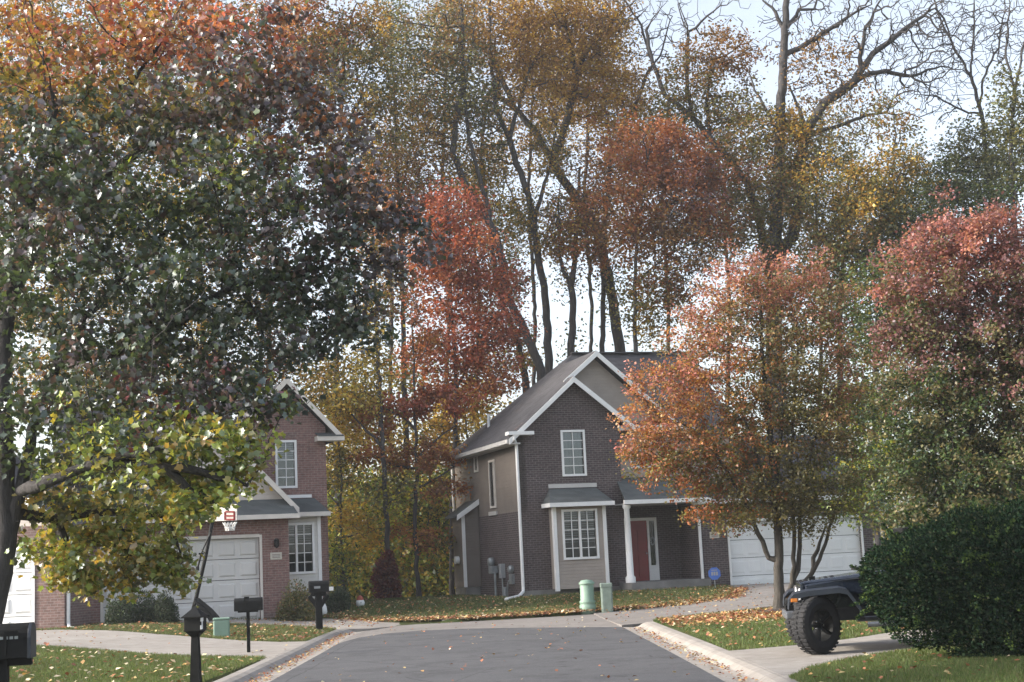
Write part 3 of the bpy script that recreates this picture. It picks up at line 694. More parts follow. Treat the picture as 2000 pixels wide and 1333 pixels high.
# meters on the side wall
gm = MB().tube([(-.16, 2.75, -.1), (-.16, 2.75, 1.25)], .045, 8).cbox((-.16, 2.95, 1.35), (.26, .34, .26)).build('gas_meter', M['grey_metal'], H1, .02)
MB().lathe([(0, -.1), (.15, -.09), (.17, -.03), (.17, .03), (.15, .09), (0, .1)], (-.2, 3.05, 1.62), 16, 'x').build('regulator', M['grey_metal'], gm, smooth=True)
em = MB().box(-.16, .0, 2.0, 2.3, 1.05, 1.55).build('utility_box', M['blind'], H1, .015); MB().tube([(-.08, 2.15, -.2), (-.08, 2.15, 1.05)], .025, 6).build('conduit', M['grey_metal'], em)
em = MB().lathe([(.13, 0), (.14, -.1), (.10, -.16), (0, -.17)], (0, 1.15, 1.35), 16, 'x').box(-.1, 0, .98, 1.32, .85, 1.2).build('electric_meter', M['grey_metal'], H1)
m = MB().tube([(-.12, 1.5, -.2), (-.12, 1.5, .7), (-.12, 1.3, .95), (-.05, 1.2, 1.0)], .03, 6); m.tube([(-.22, 1.45, .35), (-.22, 1.45, .75)], .05, 8); m.build('pipe', M['blind'], em)

# ---- the reddish brick house behind the basketball hoop
H2 = empty('brick_house', (-8.09, 45.0, 0), R_(20), 'reddish brick house with a pale garage door and tall gable, behind the basketball hoop', 'house')
BZ = -.3
m = MB(); wall_cells(m, -5.6, .86, BZ, 3.42, [(-4.75, -.06, .2, 2.74)], 0, .25)
m.box(.61, .86, .25, 1.6, BZ, 3.4); m.box(-5.6, -5.35, .25, 9, BZ, 3.4)
uw = (.86, 1.42, 4.40, 5.82)
wall_cells(m, -.25, 2.47, BZ, 6.0, [uw], 1.6, 1.85); m.prism([(-.25, 6.0), (2.47, 6.0), (2.47, 6.32), (1.15, 7.62), (-.25, 6.3)], 1.6, 1.85); m.box(2.22, 2.47, 1.85, 9, BZ, 6.0); m.box(-.25, 0, 1.85, 9, 3.4, 6.0); m.box(-5.35, 2.22, 8.8, 9, BZ, 6)
m.build('wall', M['brick_red'], H2)
m = MB()
for k in range(8): m.box(.76 + k * .095, .84 + k * .095, 1.582, 1.6, 5.94, 6.16)
m.build('soldier_course', M['brick_mid'], H2)
MB().box(-.0, .88, -.02, 0, BZ, .42).build('foundation', M['brick_mid'], H2)
m = MB().prism([(-5.4, 3.42), (.9, 3.42), (.9, 3.9), (-2.25, 6.95), (-5.4, 3.9)], .3, .5); m.build('gable_wall', M['siding_cream'], H2)
m = MB(); zz = lambda a: 3.62 + 1.06 * (1.12 - abs(a + 2.25) - (-2.25 + 2.25)) if False else 7.25 - 1.06 * abs(a + 2.25)
m.slab([(-2.25, -.05, zz(-2.25)), (1.12, -.05, zz(1.12)), (1.12, 2.0, zz(1.12)), (-2.25, 6.5, zz(-2.25))], .13); m.slab([(-5.75, -.05, zz(-5.75)), (-2.25, -.05, zz(-2.25)), (-2.25, 6.5, zz(-2.25)), (-5.75, 6.5, zz(-5.75))], .13)
m.slab([(1.15, 1.25, 7.92), (2.92, 1.25, 6.02), (2.92, 9.3, 6.02), (1.15, 9.3, 7.92)], .13); m.slab([(-.62, 1.25, 6.02), (1.15, 1.25, 7.92), (1.15, 9.3, 7.92), (-.62, 9.3, 6.02)], .13)
m.slab([(-5.9, 3.0, 5.2), (.0, 3.0, 5.2), (.0, 6.2, 7.7), (-5.9, 6.2, 7.7)], .13); m.slab([(-5.9, 6.2, 7.7), (.0, 6.2, 7.7), (.0, 9.4, 5.2), (-5.9, 9.4, 5.2)], .13)
m.build('roof', M['roof'], H2)
m = MB(); m.slab([(-5.7, -.5, 3.42), (1.08, -.5, 3.42), (.95, .3, 3.92), (-5.5, .3, 3.92)], .07); m.slab([(1.08, -.5, 3.42), (1.08, 1.0, 3.42), (.9, 1.0, 3.92), (.95, .3, 3.92)], .07); m.build('pent_roof', M['roof_grey'], H2)
MB().box(-5.75, 1.12, -.58, -.5, 3.28, 3.42).box(1.06, 1.13, -.5, 1.0, 3.28, 3.42).build('gutter', M['trim_cream'], H2)
rake(H2, [(-2.25, zz(-2.25) + .02), (1.2, zz(1.2) + .02)], -.10, -.05, .22, mat='trim_cream'); rake(H2, [(-5.8, zz(-5.8) + .02), (-2.25, zz(-2.25) + .02)], -.10, -.05, .22, mat='trim_cream')
rake(H2, [(1.15, 7.94), (2.95, 6.02)], 1.20, 1.25, .22, mat='trim_cream'); rake(H2, [(-.65, 6.02), (1.15, 7.94)], 1.20, 1.25, .22, mat='trim_cream')
MB().box(2.1, 3.0, 1.12, 1.6, 5.82, 5.98).build('eave_return', M['trim_cream'], H2); MB().box(-.7, .2, 1.12, 1.6, 5.82, 5.98).build('eave_return', M['trim_cream'], H2)
MB().slab([(2.12, 1.1, 5.99), (2.98, 1.1, 5.99), (2.98, 1.6, 6.12), (2.12, 1.6, 6.12)], .03).build('return_roof', M['roof_grey'], H2)
window(H2, *uw, 1.6, cols=2, rows=5, blind=.55)
bay = empty('bay_window', (0, 0, 0), parent=H2)
bw = (.80, 1.82, 1.62, 3.10); m = MB(); wall_cells(m, .55, 2.08, .75, 3.38, [bw], 1.05, 1.15); m.box(1.98, 2.08, 1.15, 1.6, .75, 3.38); m.box(.55, 1.98, 1.15, 1.6, .75, .8); m.build('wall', M['siding_white'], bay)
MB().box(2.0, 2.11, 1.02, 1.05, .72, 3.38).build('corner_board', M['trim'], bay)
m = MB(); m.slab([(.9, .75, 3.5), (2.36, .75, 3.5), (2.05, 1.6, 3.98), (.9, 1.6, 3.98)], .06); m.slab([(2.36, .75, 3.5), (2.36, 1.6, 3.5), (2.05, 1.6, 3.98)], .06); m.build('roof', M['roof_grey'], bay)
MB().box(1.1, 2.38, .7, .75, 3.36, 3.5).box(2.33, 2.38, .75, 1.6, 3.36, 3.5).build('fascia', M['trim_cream'], bay); MB().box(1.14, 1.95, 1.56, 1.6, 4.0, 4.1).build('flashing', M['trim'], bay)
f = window(H2, *bw, 1.05, sashes=2, cols=2, rows=5, blind=.62); f.parent = bay
garage_door(H2, -4.75, -.06, .2, 2.74, .11, 'door_grey', 7)
MB().box(-.06, .02, -.03, .12, .2, 2.82).box(-4.83, -4.75, -.03, .12, .2, 2.82).box(-4.75, -.06, -.03, .12, 2.74, 2.84).build('door_trim', M['trim_cream'], H2)
plaque(H2, .45, 2.14, 0)
l = MB().box(.40, .5, -.05, 0, 2.45, 2.62).tube([(.45, -.05, 2.55), (.45, -.13, 2.68)], .015, 6).build('wall_lamp', M['black'], H2)
MB().lathe([(.03, .18), (.085, .14), (.075, -.06), (.03, -.1), (0, -.12)], (.45, -.15, 2.5), 8).build('lantern', M['black'], l)
spout(H2, [(-5.3, -.5, 3.3), (-5.3, -.12, 3.0), (-5.3, -.1, .3)])

# ---- the house at the left edge, only its garage end shows under the maple
H3 = empty('brick_house', (-13.15, 41.6, 0), R_(-9), 'brick house at the left edge with a white garage door, mostly hidden by the maple', 'house')
BZ = -.3
m = MB(); wall_cells(m, -7.5, 0, BZ, 3.3, [(-6.2, -.98, .1, 2.6)], 0, .25); m.box(-.25, 0, .25, 8, BZ, 3.3); m.box(-7.5, -7.25, .25, 8, BZ, 3.3); m.box(-7.25, -.25, 7.75, 8, BZ, 3.3)
m.build('wall', M['brick_mid'], H3); MB().prism([(-7.5, 3.3), (0, 3.3), (-3.75, 5.5)], 0, .25).build('gable_wall', M['siding_cream'], H3)
garage_door(H3, -6.2, -.98, .1, 2.6, .08, 'door_white', 8)
MB().box(-.98, -.9, -.03, .08, .1, 2.68).box(-6.28, -6.2, -.03, .08, .1, 2.68).box(-6.2, -.98, -.03, .08, 2.6, 2.7).build('door_trim', M['trim'], H3)
m = MB(); m.slab([(-3.75, -.4, 5.75), (.4, -.4, 3.25), (.4, 8.3, 3.25), (-3.75, 8.3, 5.75)], .13); m.slab([(-7.9, -.4, 3.25), (-3.75, -.4, 5.75), (-3.75, 8.3, 5.75), (-7.9, 8.3, 3.25)], .13); m.build('roof', M['roof'], H3)
rake(H3, [(-3.75, 5.77), (.42, 3.25)], -.45, -.4); rake(H3, [(-7.92, 3.25), (-3.75, 5.77)], -.45, -.4)
spout(H3, [(.05, .15, 3.2), (.06, .12, .5), (.15, .0, .36), (.75, -.25, .28)])
spout(H3, [(.3, 3.4, 3.1), (.06, 3.3, 2.9), (.06, 3.3, .3)])
# ------------------------------------------------------------------ trees
FG = 'tall trees of the wood behind the houses'
def forest(name, label, D, paths, lobes, base_r, seed, **k):
    kw = dict(step=.38, kill=.42, leaf=.15, lai=5.3, tip=.015, spread=.30, wander=.24, bmat='bark_dark', density=9.0); kw.update(k)
    return make_tree(name, label, 'tree', D, paths, lobes, base_r, FG, seed=seed, **kw)

# --- the big maple on the left
make_tree('maple_tree', 'big spreading maple on the left, purple and green with yellow-green lower boughs', 'tree', 16.5,
    [[(-62, 1405), (-25, 1250), (0, 1120), (12, 1040), (8, 900), (6, 760, .4), (14, 600, .6), (60, 400, .8), (110, 200, .6)],
     [(4, 1100), (40, 960, .0), (62, 840, .2), (112, 711, .5), (170, 620, .7), (240, 540, .9), (360, 420, 1.0), (520, 330, 1.0)],
     [(112, 711, .5), (220, 690, .3), (330, 640, 0), (460, 560, .3), (640, 520, .6)],
     [(40, 960, -.4), (100, 940, -.8), (190, 905, -1.2), (300, 880, -1.5), (400, 850, -1.6)],
     [(14, 600, .6), (70, 480, 1.0), (128, 400, 1.3), (187, 262, 1.6), (260, 160, 1.6), (330, 60, 1.6)],
     [(128, 400, 1.3), (280, 290, 1.0), (420, 220, .8), (560, 160, .6)],
     [(10, 1000), (110, 1010, .6), (230, 1000, 1.0), (330, 1010, 1.2), (345, 1060, 1.2)], [(190, 905, -1.2), (320, 910, -1.4), (430, 930, -1.3), (480, 945, -1.2)], [(320, 910, -1.4), (370, 960, -1.3), (430, 990, -1.3)], [(110, 1010, .6), (140, 1080, .6), (150, 1130, .6)], [(230, 1000, 1.0), (245, 1070, .9), (260, 1110, .8)],
     [(60, 400, .8), (-60, 260, .4), (-160, 120, 0)]],
    [(90, 60, 230, 130, [('orange', 4), ('flame', 2), ('yellow', 1)], 1.0, 1.5), (330, 40, 130, 100, [('orange', 2), ('flame', 3), ('plum', .6)], .9, 1.4), (120, 190, 210, 90, [('orange', 2), ('yellow', 2), ('olive', 2), ('green', 1)], .9, 1.4),
     (450, 95, 130, 100, [('plum', 3), ('flame', 2.5), ('deep', 1), ('rust', 1)], .8, .6), (560, 180, 130, 100, [('plum', 5), ('rust', 1), ('deep', 1)], .85, .4), (640, 270, 120, 100, [('plum', 5), ('rust', 1)], .75, .3),
     (390, 200, 150, 90, [('plum', 4), ('deep', 2), ('olive', 1)], 1, -.3), (250, 280, 170, 90, [('deep', 3), ('green', 2), ('olive', 1.6)], .9, .8), (60, 320, 190, 110, [('plum', 3), ('deep', 3), ('green', 1)], .9, 0),
     (480, 330, 150, 90, [('deep', 3), ('plum', 2), ('lime', 1)], .8, -.6), (700, 390, 100, 90, [('plum', 5), ('deep', 1)], .75, .2), (320, 420, 170, 90, [('deep', 3), ('green', 2), ('lime', 1.4)], .95, .4), (120, 450, 190, 100, [('deep', 3), ('plum', 2), ('green', 1)], .95, -.4),
     (560, 450, 150, 90, [('deep', 3), ('plum', 2.5)], .85, 0), (795, 475, 80, 65, [('plum', 5), ('deep', 1)], .85, .2), (700, 540, 100, 80, [('plum', 2), ('deep', 3)], .7, .4), (420, 560, 170, 90, [('deep', 5), ('green', 1.4)], 1, -.3),
     (180, 590, 200, 100, [('deep', 4), ('green', 2), ('plum', 1)], 1, 0), (600, 620, 140, 80, [('deep', 5), ('plum', 1)], .85, .4), (690, 650, 75, 70, [('deep', 5)], .6, .5), (440, 690, 190, 80, [('deep', 5), ('plum', 1.5)], 1, 0), (200, 740, 200, 90, [('deep', 3), ('plum', 2.2), ('green', 1)], 1, -.4),
     (500, 780, 85, 55, [('deep', 3), ('lime', 1.2)], .8, -.5), (360, 790, 140, 70, [('deep', 3), ('plum', 1.8), ('wine', .6)], 1, -.8), (120, 860, 150, 80, [('deep', 3), ('green', 1.5), ('lime', .7)], .8, -.4),
     (270, 890, 140, 75, [('deep', 1), ('lime', 4), ('green', 1)], 1.3, -1.2), (420, 870, 90, 60, [('lime', 5), ('yellow', .6)], 1.5, -1.4), (430, 945, 75, 40, [('lime', 5), ('yellow', 1)], 1.3, -1.2), (350, 960, 80, 50, [('lime', 5), ('yellow', 1)], 1.5, -.6), (405, 985, 60, 32, [('lime', 5), ('yellow', 1)], 2.2, -1.3), (140, 980, 120, 70, [('lime', 3), ('olive', 2), ('yellow', 1)], 1, .5),
     (270, 990, 120, 70, [('lime', 4), ('yellow', 1), ('olive', 1)], 1, .8), (110, 1085, 85, 65, [('lime', 3), ('yellow', 2), ('olive', 1)], 1.5, .6), (220, 1085, 95, 65, [('lime', 3), ('yellow', 1), ('olive', 1.4)], 1.7, .8), (320, 1070, 60, 75, [('lime', 4), ('yellow', .6)], 1.8, 1.0), (140, 1135, 80, 40, [('yellow', 2), ('lime', 2)], 1.5, .6), (270, 1130, 70, 35, [('yellow', 1), ('lime', 3)], 1.4, .8),
     (-200, 200, 230, 220, [('orange', 2), ('plum', 2), ('deep', 2)], .4, .5), (-260, 620, 230, 260, [('deep', 3), ('green', 2)], .4, .5)],
    .165, None, bmat='bark_dark', step=.17, kill=.26, leaf=.08, shape=LOBED, lmat='leaf_near', lai=2.9, tip=.0045, spread=.10, seed=21, density=36, droop=.5, up=.25, wander=.2, rdepth=1.5, iters=80, clump=.3)

# --- the two pears on the right
make_tree('pear_tree', 'orange and rosy ornamental pear with several stems, before the white garage door', 'tree', 35.4,
    [[(1523, 1197), (1522, 1110), (1521, 1050), (1514, 940), (1500, 820), (1490, 700), (1486, 590)],
     [(1522, 1100), (1503, 1090), (1482, 1045, -.1), (1466, 1005, -.2), (1420, 920, -.4), (1360, 840, -.5)],
     [(1523, 1185), (1538, 1175, .25), (1549, 1140, .35), (1552, 1040, .35), (1546, 900, .3), (1552, 760, .3), (1560, 640, .3)],
     [(1549, 1140, .35), (1562, 1100, .4), (1563, 1000, .5), (1590, 860, .6), (1630, 740, .6)],
     [(1562, 1150, .4), (1585, 1120, .5), (1606, 1080, .5), (1622, 1030, .5), (1650, 940, .5)], [(1585, 1120, .5), (1600, 1060, .8), (1612, 1030, .9)],
     [(1521, 1050), (1508, 980, -.3), (1470, 860, -.5), (1430, 760, -.6)], [(1514, 940), (1526, 840, -.4), (1530, 720, -.5)]],
    [(1500, 540, 95, 60, [('pink', 4), ('peach', 1.5), ('olive', .6)], 1), (1405, 610, 85, 70, [('pink', 2), ('peach', 2), ('drab', 2)], .9), (1600, 600, 80, 70, [('pink', 2), ('drab', 2), ('peach', 1)], .85), (1500, 660, 130, 80, [('drab', 3), ('olive', 2), ('peach', 1.2)], 1),
     (1350, 690, 70, 60, [('orange', 2), ('pink', 2), ('drab', 1)], .9), (1310, 750, 80, 45, [('pink', 3), ('orange', 2)], .9, -.4), (1420, 770, 110, 75, [('drab', 2), ('orange', 2), ('rust', 1)], 1), (1560, 760, 110, 80, [('drab', 3), ('olive', 2), ('peach', .7)], 1), (1650, 700, 50, 70, [('pink', 2), ('peach', 2), ('lime', .4)], .7),
     (1290, 830, 75, 55, [('orange', 3), ('peach', 2)], 1, -.4), (1255, 870, 48, 50, [('pink', 3), ('orange', 2)], .85, -.5), (1390, 870, 110, 65, [('rust', 2), ('orange', 2), ('olive', 2)], 1), (1300, 920, 80, 45, [('olive', 3), ('rust', 1.5)], 1, -.3), (1520, 870, 110, 75, [('drab', 4), ('olive', 2)], .95), (1630, 850, 65, 75, [('peach', 1.5), ('drab', 2), ('olive', 1)], .8),
     (1400, 965, 95, 50, [('olive', 2), ('rust', 2), ('drab', 1)], 1), (1480, 970, 90, 55, [('drab', 3), ('olive', 2)], .85), (1590, 960, 90, 55, [('drab', 4), ('olive', 2)], .85), (1665, 960, 60, 45, [('lime', 1), ('drab', 2)], 1), (1690, 880, 45, 60, [('drab', 2), ('lime', .8)], .6), (1660, 790, 60, 60, [('peach', 2), ('lime', 1), ('drab', 1)], .7), (1560, 1000, 70, 40, [('drab', 3), ('olive', 2)], .8), (1450, 1010, 60, 35, [('olive', 2), ('drab', 1)], .7), (1380, 1010, 45, 25, [('rust', 2), ('olive', 1)], .7)],
    .135, 'ornamental pears on the right', step=.20, kill=.27, leaf=.08, lai=3.5, tip=.005, spread=.13, seed=31, density=26, bmat='bark_pear', iters=70, rdepth=1.1, lift=.12)
make_tree('pear_tree', 'mauve-topped ornamental pear rising behind the hedge at the right edge', 'tree', 31.0,
    [[(1905, 1150), (1903, 1020), (1898, 900), (1890, 760), (1885, 620), (1880, 500)], [(1903, 1020), (1870, 900, -.3), (1830, 760, -.4), (1790, 660, -.4)], [(1903, 1000), (1950, 880, .3), (1985, 740, .3), (2000, 560, .2)], [(1903, 960), (1990, 880, -.4), (2080, 760, -.4)]],
    [(1885, 465, 105, 70, [('pink', 3), ('mauve', 3)], 1.1), (1985, 480, 95, 80, [('mauve', 3), ('pink', 2)], 1.1), (1800, 540, 85, 75, [('mauve', 3), ('pink', 2), ('drab', 1)], 1), (1890, 590, 130, 85, [('mauve', 4), ('drab', 2)], 1.15), (1765, 640, 60, 70, [('mauve', 3), ('drab', 2), ('green', 1)], .9), (1860, 700, 130, 80, [('mauve', 2), ('drab', 3), ('green', 1)], 1.1), (1980, 680, 110, 110, [('mauve', 2), ('drab', 3)], 1.1),
     (1800, 790, 95, 80, [('green', 2), ('drab', 2), ('deep', 1.4)], 1), (1920, 820, 130, 85, [('drab', 3), ('green', 2)], 1.1), (1760, 880, 60, 60, [('green', 2), ('deep', 2), ('lime', .3)], .9), (1850, 920, 120, 80, [('green', 2), ('drab', 2), ('deep', 1)], 1.1), (1980, 930, 120, 90, [('green', 2), ('drab', 2)], 1.1), (1900, 1010, 150, 60, [('green', 2), ('deep', 2), ('drab', 1)], 1.1), (1780, 990, 70, 50, [('green', 2), ('drab', 2)], 1), (2120, 700, 110, 250, [('mauve', 2), ('drab', 3)], .7)],
    .17, 'ornamental pears on the right', step=.20, kill=.27, leaf=.085, lai=5.6, tip=.005, spread=.14, seed=32, density=26, bmat='bark_pear', rdepth=1.1, lift=.1)

# --- tall wood behind the houses
forest('tall_tree', 'tall tree behind the left end of the dark roof, curving left at the top', 64,
    [[(1073, 720), (1063, 560), (1048, 485), (1042, 425), (1027, 368), (1009, 319), (994, 270), (970, 215), (958, 110), (955, -30)], [(1042, 425), (1060, 375), (1072, 330), (1088, 250)], [(994, 270), (1010, 210), (1040, 120)]],
    [(985, 60, 70, 90, [('gold', 2), ('brown', 3)], .65), (1050, 150, 60, 80, [('gold', 3), ('brown', 2)], .7), (950, 250, 60, 80, [('sage', 3), ('brown', 2)], .40), (1075, 290, 50, 70, [('gold', 2), ('olive', 2)], .5), (1010, 430, 50, 60, [('olive', 3), ('gold', 2)], .55)], 0.21, 41)
forest('tall_tree', 'thick-trunked tall tree leaning far left, rising behind the middle of the dark roof ridge', 66,
    [[(1211, 690), (1195, 575), (1180, 506), (1162, 440), (1126, 389), (1099, 350), (1080, 319), (1050, 262), (1005, 210), (960, 112), (922, 67), (880, 0)], [(1080, 319), (1090, 290), (1114, 210), (1125, 150), (1144, 105), (1170, 75), (1219, 19)], [(1005, 210), (975, 190), (965, 60)], [(1126, 150), (1110, 70), (1090, -20)]],
    [(1110, 70, 100, 90, [('gold', 3), ('brown', 3)], .85), (1170, 60, 70, 80, [('gold', 3), ('brown', 2)], .75), (1150, 170, 80, 60, [('gold', 4), ('brown', 1)], .7), (1040, 40, 60, 80, [('brown', 2), ('gold', 3)], .6), (1200, 200, 60, 60, [('gold', 4), ('orange', .6)], .75), (900, 40, 60, 60, [('brown', 2), ('drab', 3)], .5), (1180, 380, 60, 60, [('rust', 2), ('brown', 3)], .6)], 0.28, 42)
forest('tall_tree', 'slim forked tree with rusty leaves between the two thick trunks above the roof', 63,
    [[(1115, 690), (1120, 590), (1117, 560), (1122, 490), (1126, 430), (1132, 330)], [(1117, 560), (1098, 530), (1094, 470), (1090, 390)]],
    [(1095, 450, 55, 70, [('olive', 2), ('gold', 2), ('brown', 1)], .7), (1150, 480, 60, 60, [('rust', 3), ('brown', 2)], .75), (1140, 400, 55, 60, [('brown', 3), ('rust', 1)], .55), (1100, 560, 25, 30, [('olive', 1)], .3)], 0.19, 43)
forest('rust_tree', 'rounded rusty orange tree behind the right end of the dark house roof', 60,
    [[(1240, 690), (1241, 560), (1243, 470), (1255, 380), (1270, 300)], [(1243, 470), (1290, 420), (1330, 380)], [(1241, 560), (1275, 520), (1320, 490)]],
    [(1255, 285, 80, 60, [('rust', 4), ('orange', 1)], .95), (1340, 320, 85, 65, [('rust', 4), ('mauve', 1)], .95), (1250, 390, 75, 65, [('rust', 3), ('brown', 2)], .9), (1370, 400, 60, 60, [('rust', 3), ('mauve', 2)], .85), (1310, 450, 90, 60, [('brown', 3), ('rust', 2)], .85), (1240, 480, 60, 50, [('brown', 3), ('rust', 1)], .6), (1370, 480, 60, 50, [('brown', 3), ('drab', 2)], .7), (1265, 600, 60, 70, [('olive', 2), ('gold', 1)], .6), (1310, 560, 70, 50, [('brown', 2), ('rust', 2)], .8)], 0.109, 44)
forest('leaning_tree', 'tall tree whose trunk leans left and crosses another below the red maple crown', 62,
    [[(1057, 725), (1018, 629), (991, 584), (979, 506), (964, 449), (934, 404), (910, 365), (885, 300), (890, 240), (905, 150), (900, -30)], [(964, 449), (945, 380), (915, 270), (907, 187), (925, 60)]],
    [(850, 170, 70, 100, [('olive', 2), ('sage', 2), ('brown', 1)], .5), (890, 60, 70, 80, [('brown', 3), ('drab', 2)], .45), (830, 300, 70, 80, [('brown', 3), ('olive', 1), ('gold', 1)], .55), (930, 180, 50, 80, [('sage', 2), ('olive', 2)], .4), (780, 90, 60, 80, [('drab', 3), ('sage', 2)], .45)], 0.22, 45)
forest('leaning_tree', 'tree trunk slanting up to the left from the left slope of the dark house roof', 67,
    [[(1027, 745), (1012, 674), (985, 600), (967, 530), (958, 455), (950, 390), (938, 300), (955, 180)]],
    [(960, 350, 55, 70, [('olive', 2), ('gold', 2)], .5), (1000, 560, 50, 50, [('olive', 2), ('red', 1)], .45), (920, 330, 40, 60, [('sage', 2), ('brown', 2)], .4), (1010, 690, 45, 45, [('olive', 2), ('gold', 1)], .7), (985, 650, 50, 45, [('red', 2), ('rust', 2)], .7)], 0.19, 46)
forest('red_maple', 'bright red maple beside the left slope of the dark house roof', 57,
    [[(885, 1165), (881, 1050), (890, 817), (889, 720), (882, 600), (878, 480), (872, 400)], [(890, 760), (930, 680), (960, 620)], [(885, 640), (850, 560), (830, 500)], [(889, 700), (840, 650), (800, 620)]],
    [(880, 410, 65, 55, [('red', 4), ('flame', .7)], .95), (915, 500, 65, 60, [('red', 4), ('rust', 1)], .95), (850, 500, 60, 60, [('red', 3), ('rust', 2)], .85), (985, 560, 50, 40, [('red', 3), ('rust', 1)], .7), (870, 590, 80, 55, [('rust', 3), ('red', 2)], .9), (960, 640, 60, 50, [('red', 4)], 1.0), (910, 680, 70, 45, [('red', 3), ('rust', 2)], .95), (840, 700, 60, 50, [('rust', 2), ('red', 2)], .6), (930, 760, 60, 45, [('rust', 3), ('orange', 1)], .75), (980, 740, 45, 40, [('rust', 3), ('red', 1)], .5)], 0.116, 47)
forest('orange_maple', 'young maple with flat tiers of orange-red leaves between the two houses', 54.5,
    [[(818, 1187), (810, 1050), (812, 918), (811, 820), (810, 740), (806, 640)], [(812, 900), (850, 860), (890, 830)], [(811, 830), (760, 800), (730, 790)], [(811, 960), (860, 930), (900, 900)], [(811, 920), (750, 900), (710, 880)]],
    [(800, 785, 75, 26, [('red', 3), ('flame', 2)], 1.0), (870, 790, 60, 28, [('rust', 3), ('flame', 1)], .9), (730, 830, 50, 28, [('rust', 2), ('orange', 2)], .8), (760, 895, 65, 26, [('rust', 2), ('orange', 2), ('brown', 1)], .95), (850, 890, 60, 28, [('orange', 2), ('rust', 2)], .9), (870, 960, 45, 24, [('orange', 3), ('rust', 1)], .8), (800, 1045, 60, 16, [('orange', 3)], .7), (850, 1060, 40, 16, [('orange', 2), ('olive', 1)], .6), (820, 660, 50, 50, [('rust', 2), ('brown', 1)], .4)], 0.102, 48, leaf=.14, spread=.2, lai=6)
forest('shade_tree', 'dark straight trunk rising behind the burgundy shrub, olive leaves above', 53.8,
    [[(766, 1185), (757, 1070), (752, 973), (746, 856), (740, 740), (735, 600), (725, 400)], [(746, 870), (715, 840), (680, 800)]],
    [(720, 690, 60, 70, [('olive', 2), ('yellow', 1.5)], .5), (690, 790, 55, 45, [('yellow', 3), ('olive', 1)], .8), (735, 560, 60, 80, [('brown', 2), ('olive', 2)], .45), (760, 960, 60, 45, [('olive', 2), ('lime', 1)], .4), (720, 420, 60, 80, [('brown', 2), ('rust', 2)], .5)], 0.116, 49, lai=6)
forest('yellow_sapling', 'slender yellow-leaved tree at the right corner of the reddish house', 55,
    [[(672, 1150), (668, 1050), (666, 960), (664, 880), (662, 780)], [(667, 1000), (640, 960), (680, 925), (722, 918)], [(669, 1060), (700, 1040), (720, 1030)]],
    [(680, 840, 50, 50, [('yellow', 4), ('gold', 1)], .9), (665, 920, 45, 40, [('olive', 2), ('yellow', 1)], .7), (675, 1020, 50, 24, [('yellow', 4)], .8), (720, 1050, 45, 22, [('yellow', 3), ('lime', 1)], .7), (670, 1100, 45, 45, [('lime', 3), ('green', 2)], .7), (640, 760, 50, 60, [('olive', 2), ('gold', 2)], .6)], 0.061, 50, leaf=.14, lai=6)
forest('old_oak', 'massive old tree with ivy round its fork and mostly bare spreading limbs', 62,
    [[(1512, 700), (1513, 560), (1514, 470), (1521, 337), (1525, 214), (1529, 150), (1534, 56), (1538, -40)], [(1514, 520), (1548, 460), (1559, 412), (1562, 319), (1574, 255), (1611, 202), (1660, 165), (1705, 105), (1769, 56), (1825, 15)], [(1574, 255), (1562, 215), (1542, 165)],
     [(1660, 165), (1700, 145), (1731, 140), (1780, 150)], [(1570, 275), (1590, 260), (1637, 247), (1694, 225), (1731, 221), (1742, 195)], [(1523, 270), (1502, 225), (1476, 176), (1462, 140)], [(1534, 60), (1560, 20), (1590, 18), (1600, -20)], [(1533, 60), (1515, 25), (1490, 0)], [(1530, 110), (1560, 95), (1640, 45), (1700, 10)], [(1675, 130), (1690, 60), (1720, 0)]],
    [(1680, 50, 150, 70, None, 1.3), (1780, 120, 110, 90, None, 1.5), (1570, 60, 80, 70, None, .8), (1660, 210, 80, 50, [('drab', 1), ('brown', 2)], .25), (1535, 245, 45, 34, [('gold', 3), ('olive', 1)], 1.2), (1560, 330, 40, 70, [('brown', 2), ('olive', 3)], .9), (1515, 400, 45, 100, [('brown', 2), ('olive', 3)], 1.1), (1600, 300, 70, 60, [('olive', 2), ('gold', 1)], .5), (1470, 250, 60, 50, [('olive', 3), ('brown', 1)], .5), (1600, 140, 70, 60, [('brown', 3)], .35), (1500, 560, 60, 60, [('olive', 2), ('drab', 2)], .7)], 0.42, 51, stem=.5, tip=.015, density=16, kill=.36, step=.32)
forest('leaning_tree', 'dark trunk leaning up to the left beside the old oak, olive and brown leaves', 64,
    [[(1505, 560), (1484, 431), (1461, 360), (1424, 311), (1386, 270), (1349, 225), (1300, 187), (1275, 124), (1262, 60)], [(1386, 270), (1380, 200), (1390, 120)], [(1349, 225), (1340, 150), (1345, 60)]],
    [(1420, 110, 70, 45, [('brown', 4), ('rust', 1)], .85), (1350, 150, 60, 45, [('brown', 3), ('olive', 1)], .7), (1400, 210, 75, 50, [('brown', 2), ('olive', 2)], .6), (1320, 230, 50, 40, [('olive', 2)], .5), (1430, 330, 60, 70, [('olive', 2), ('brown', 2)], .55), (1450, 440, 60, 60, [('drab', 2), ('brown', 2), ('olive', 1)], .7), (1310, 50, 60, 70, None, .9), (1400, 30, 70, 50, None, .9)], 0.24, 52, stem=.55)
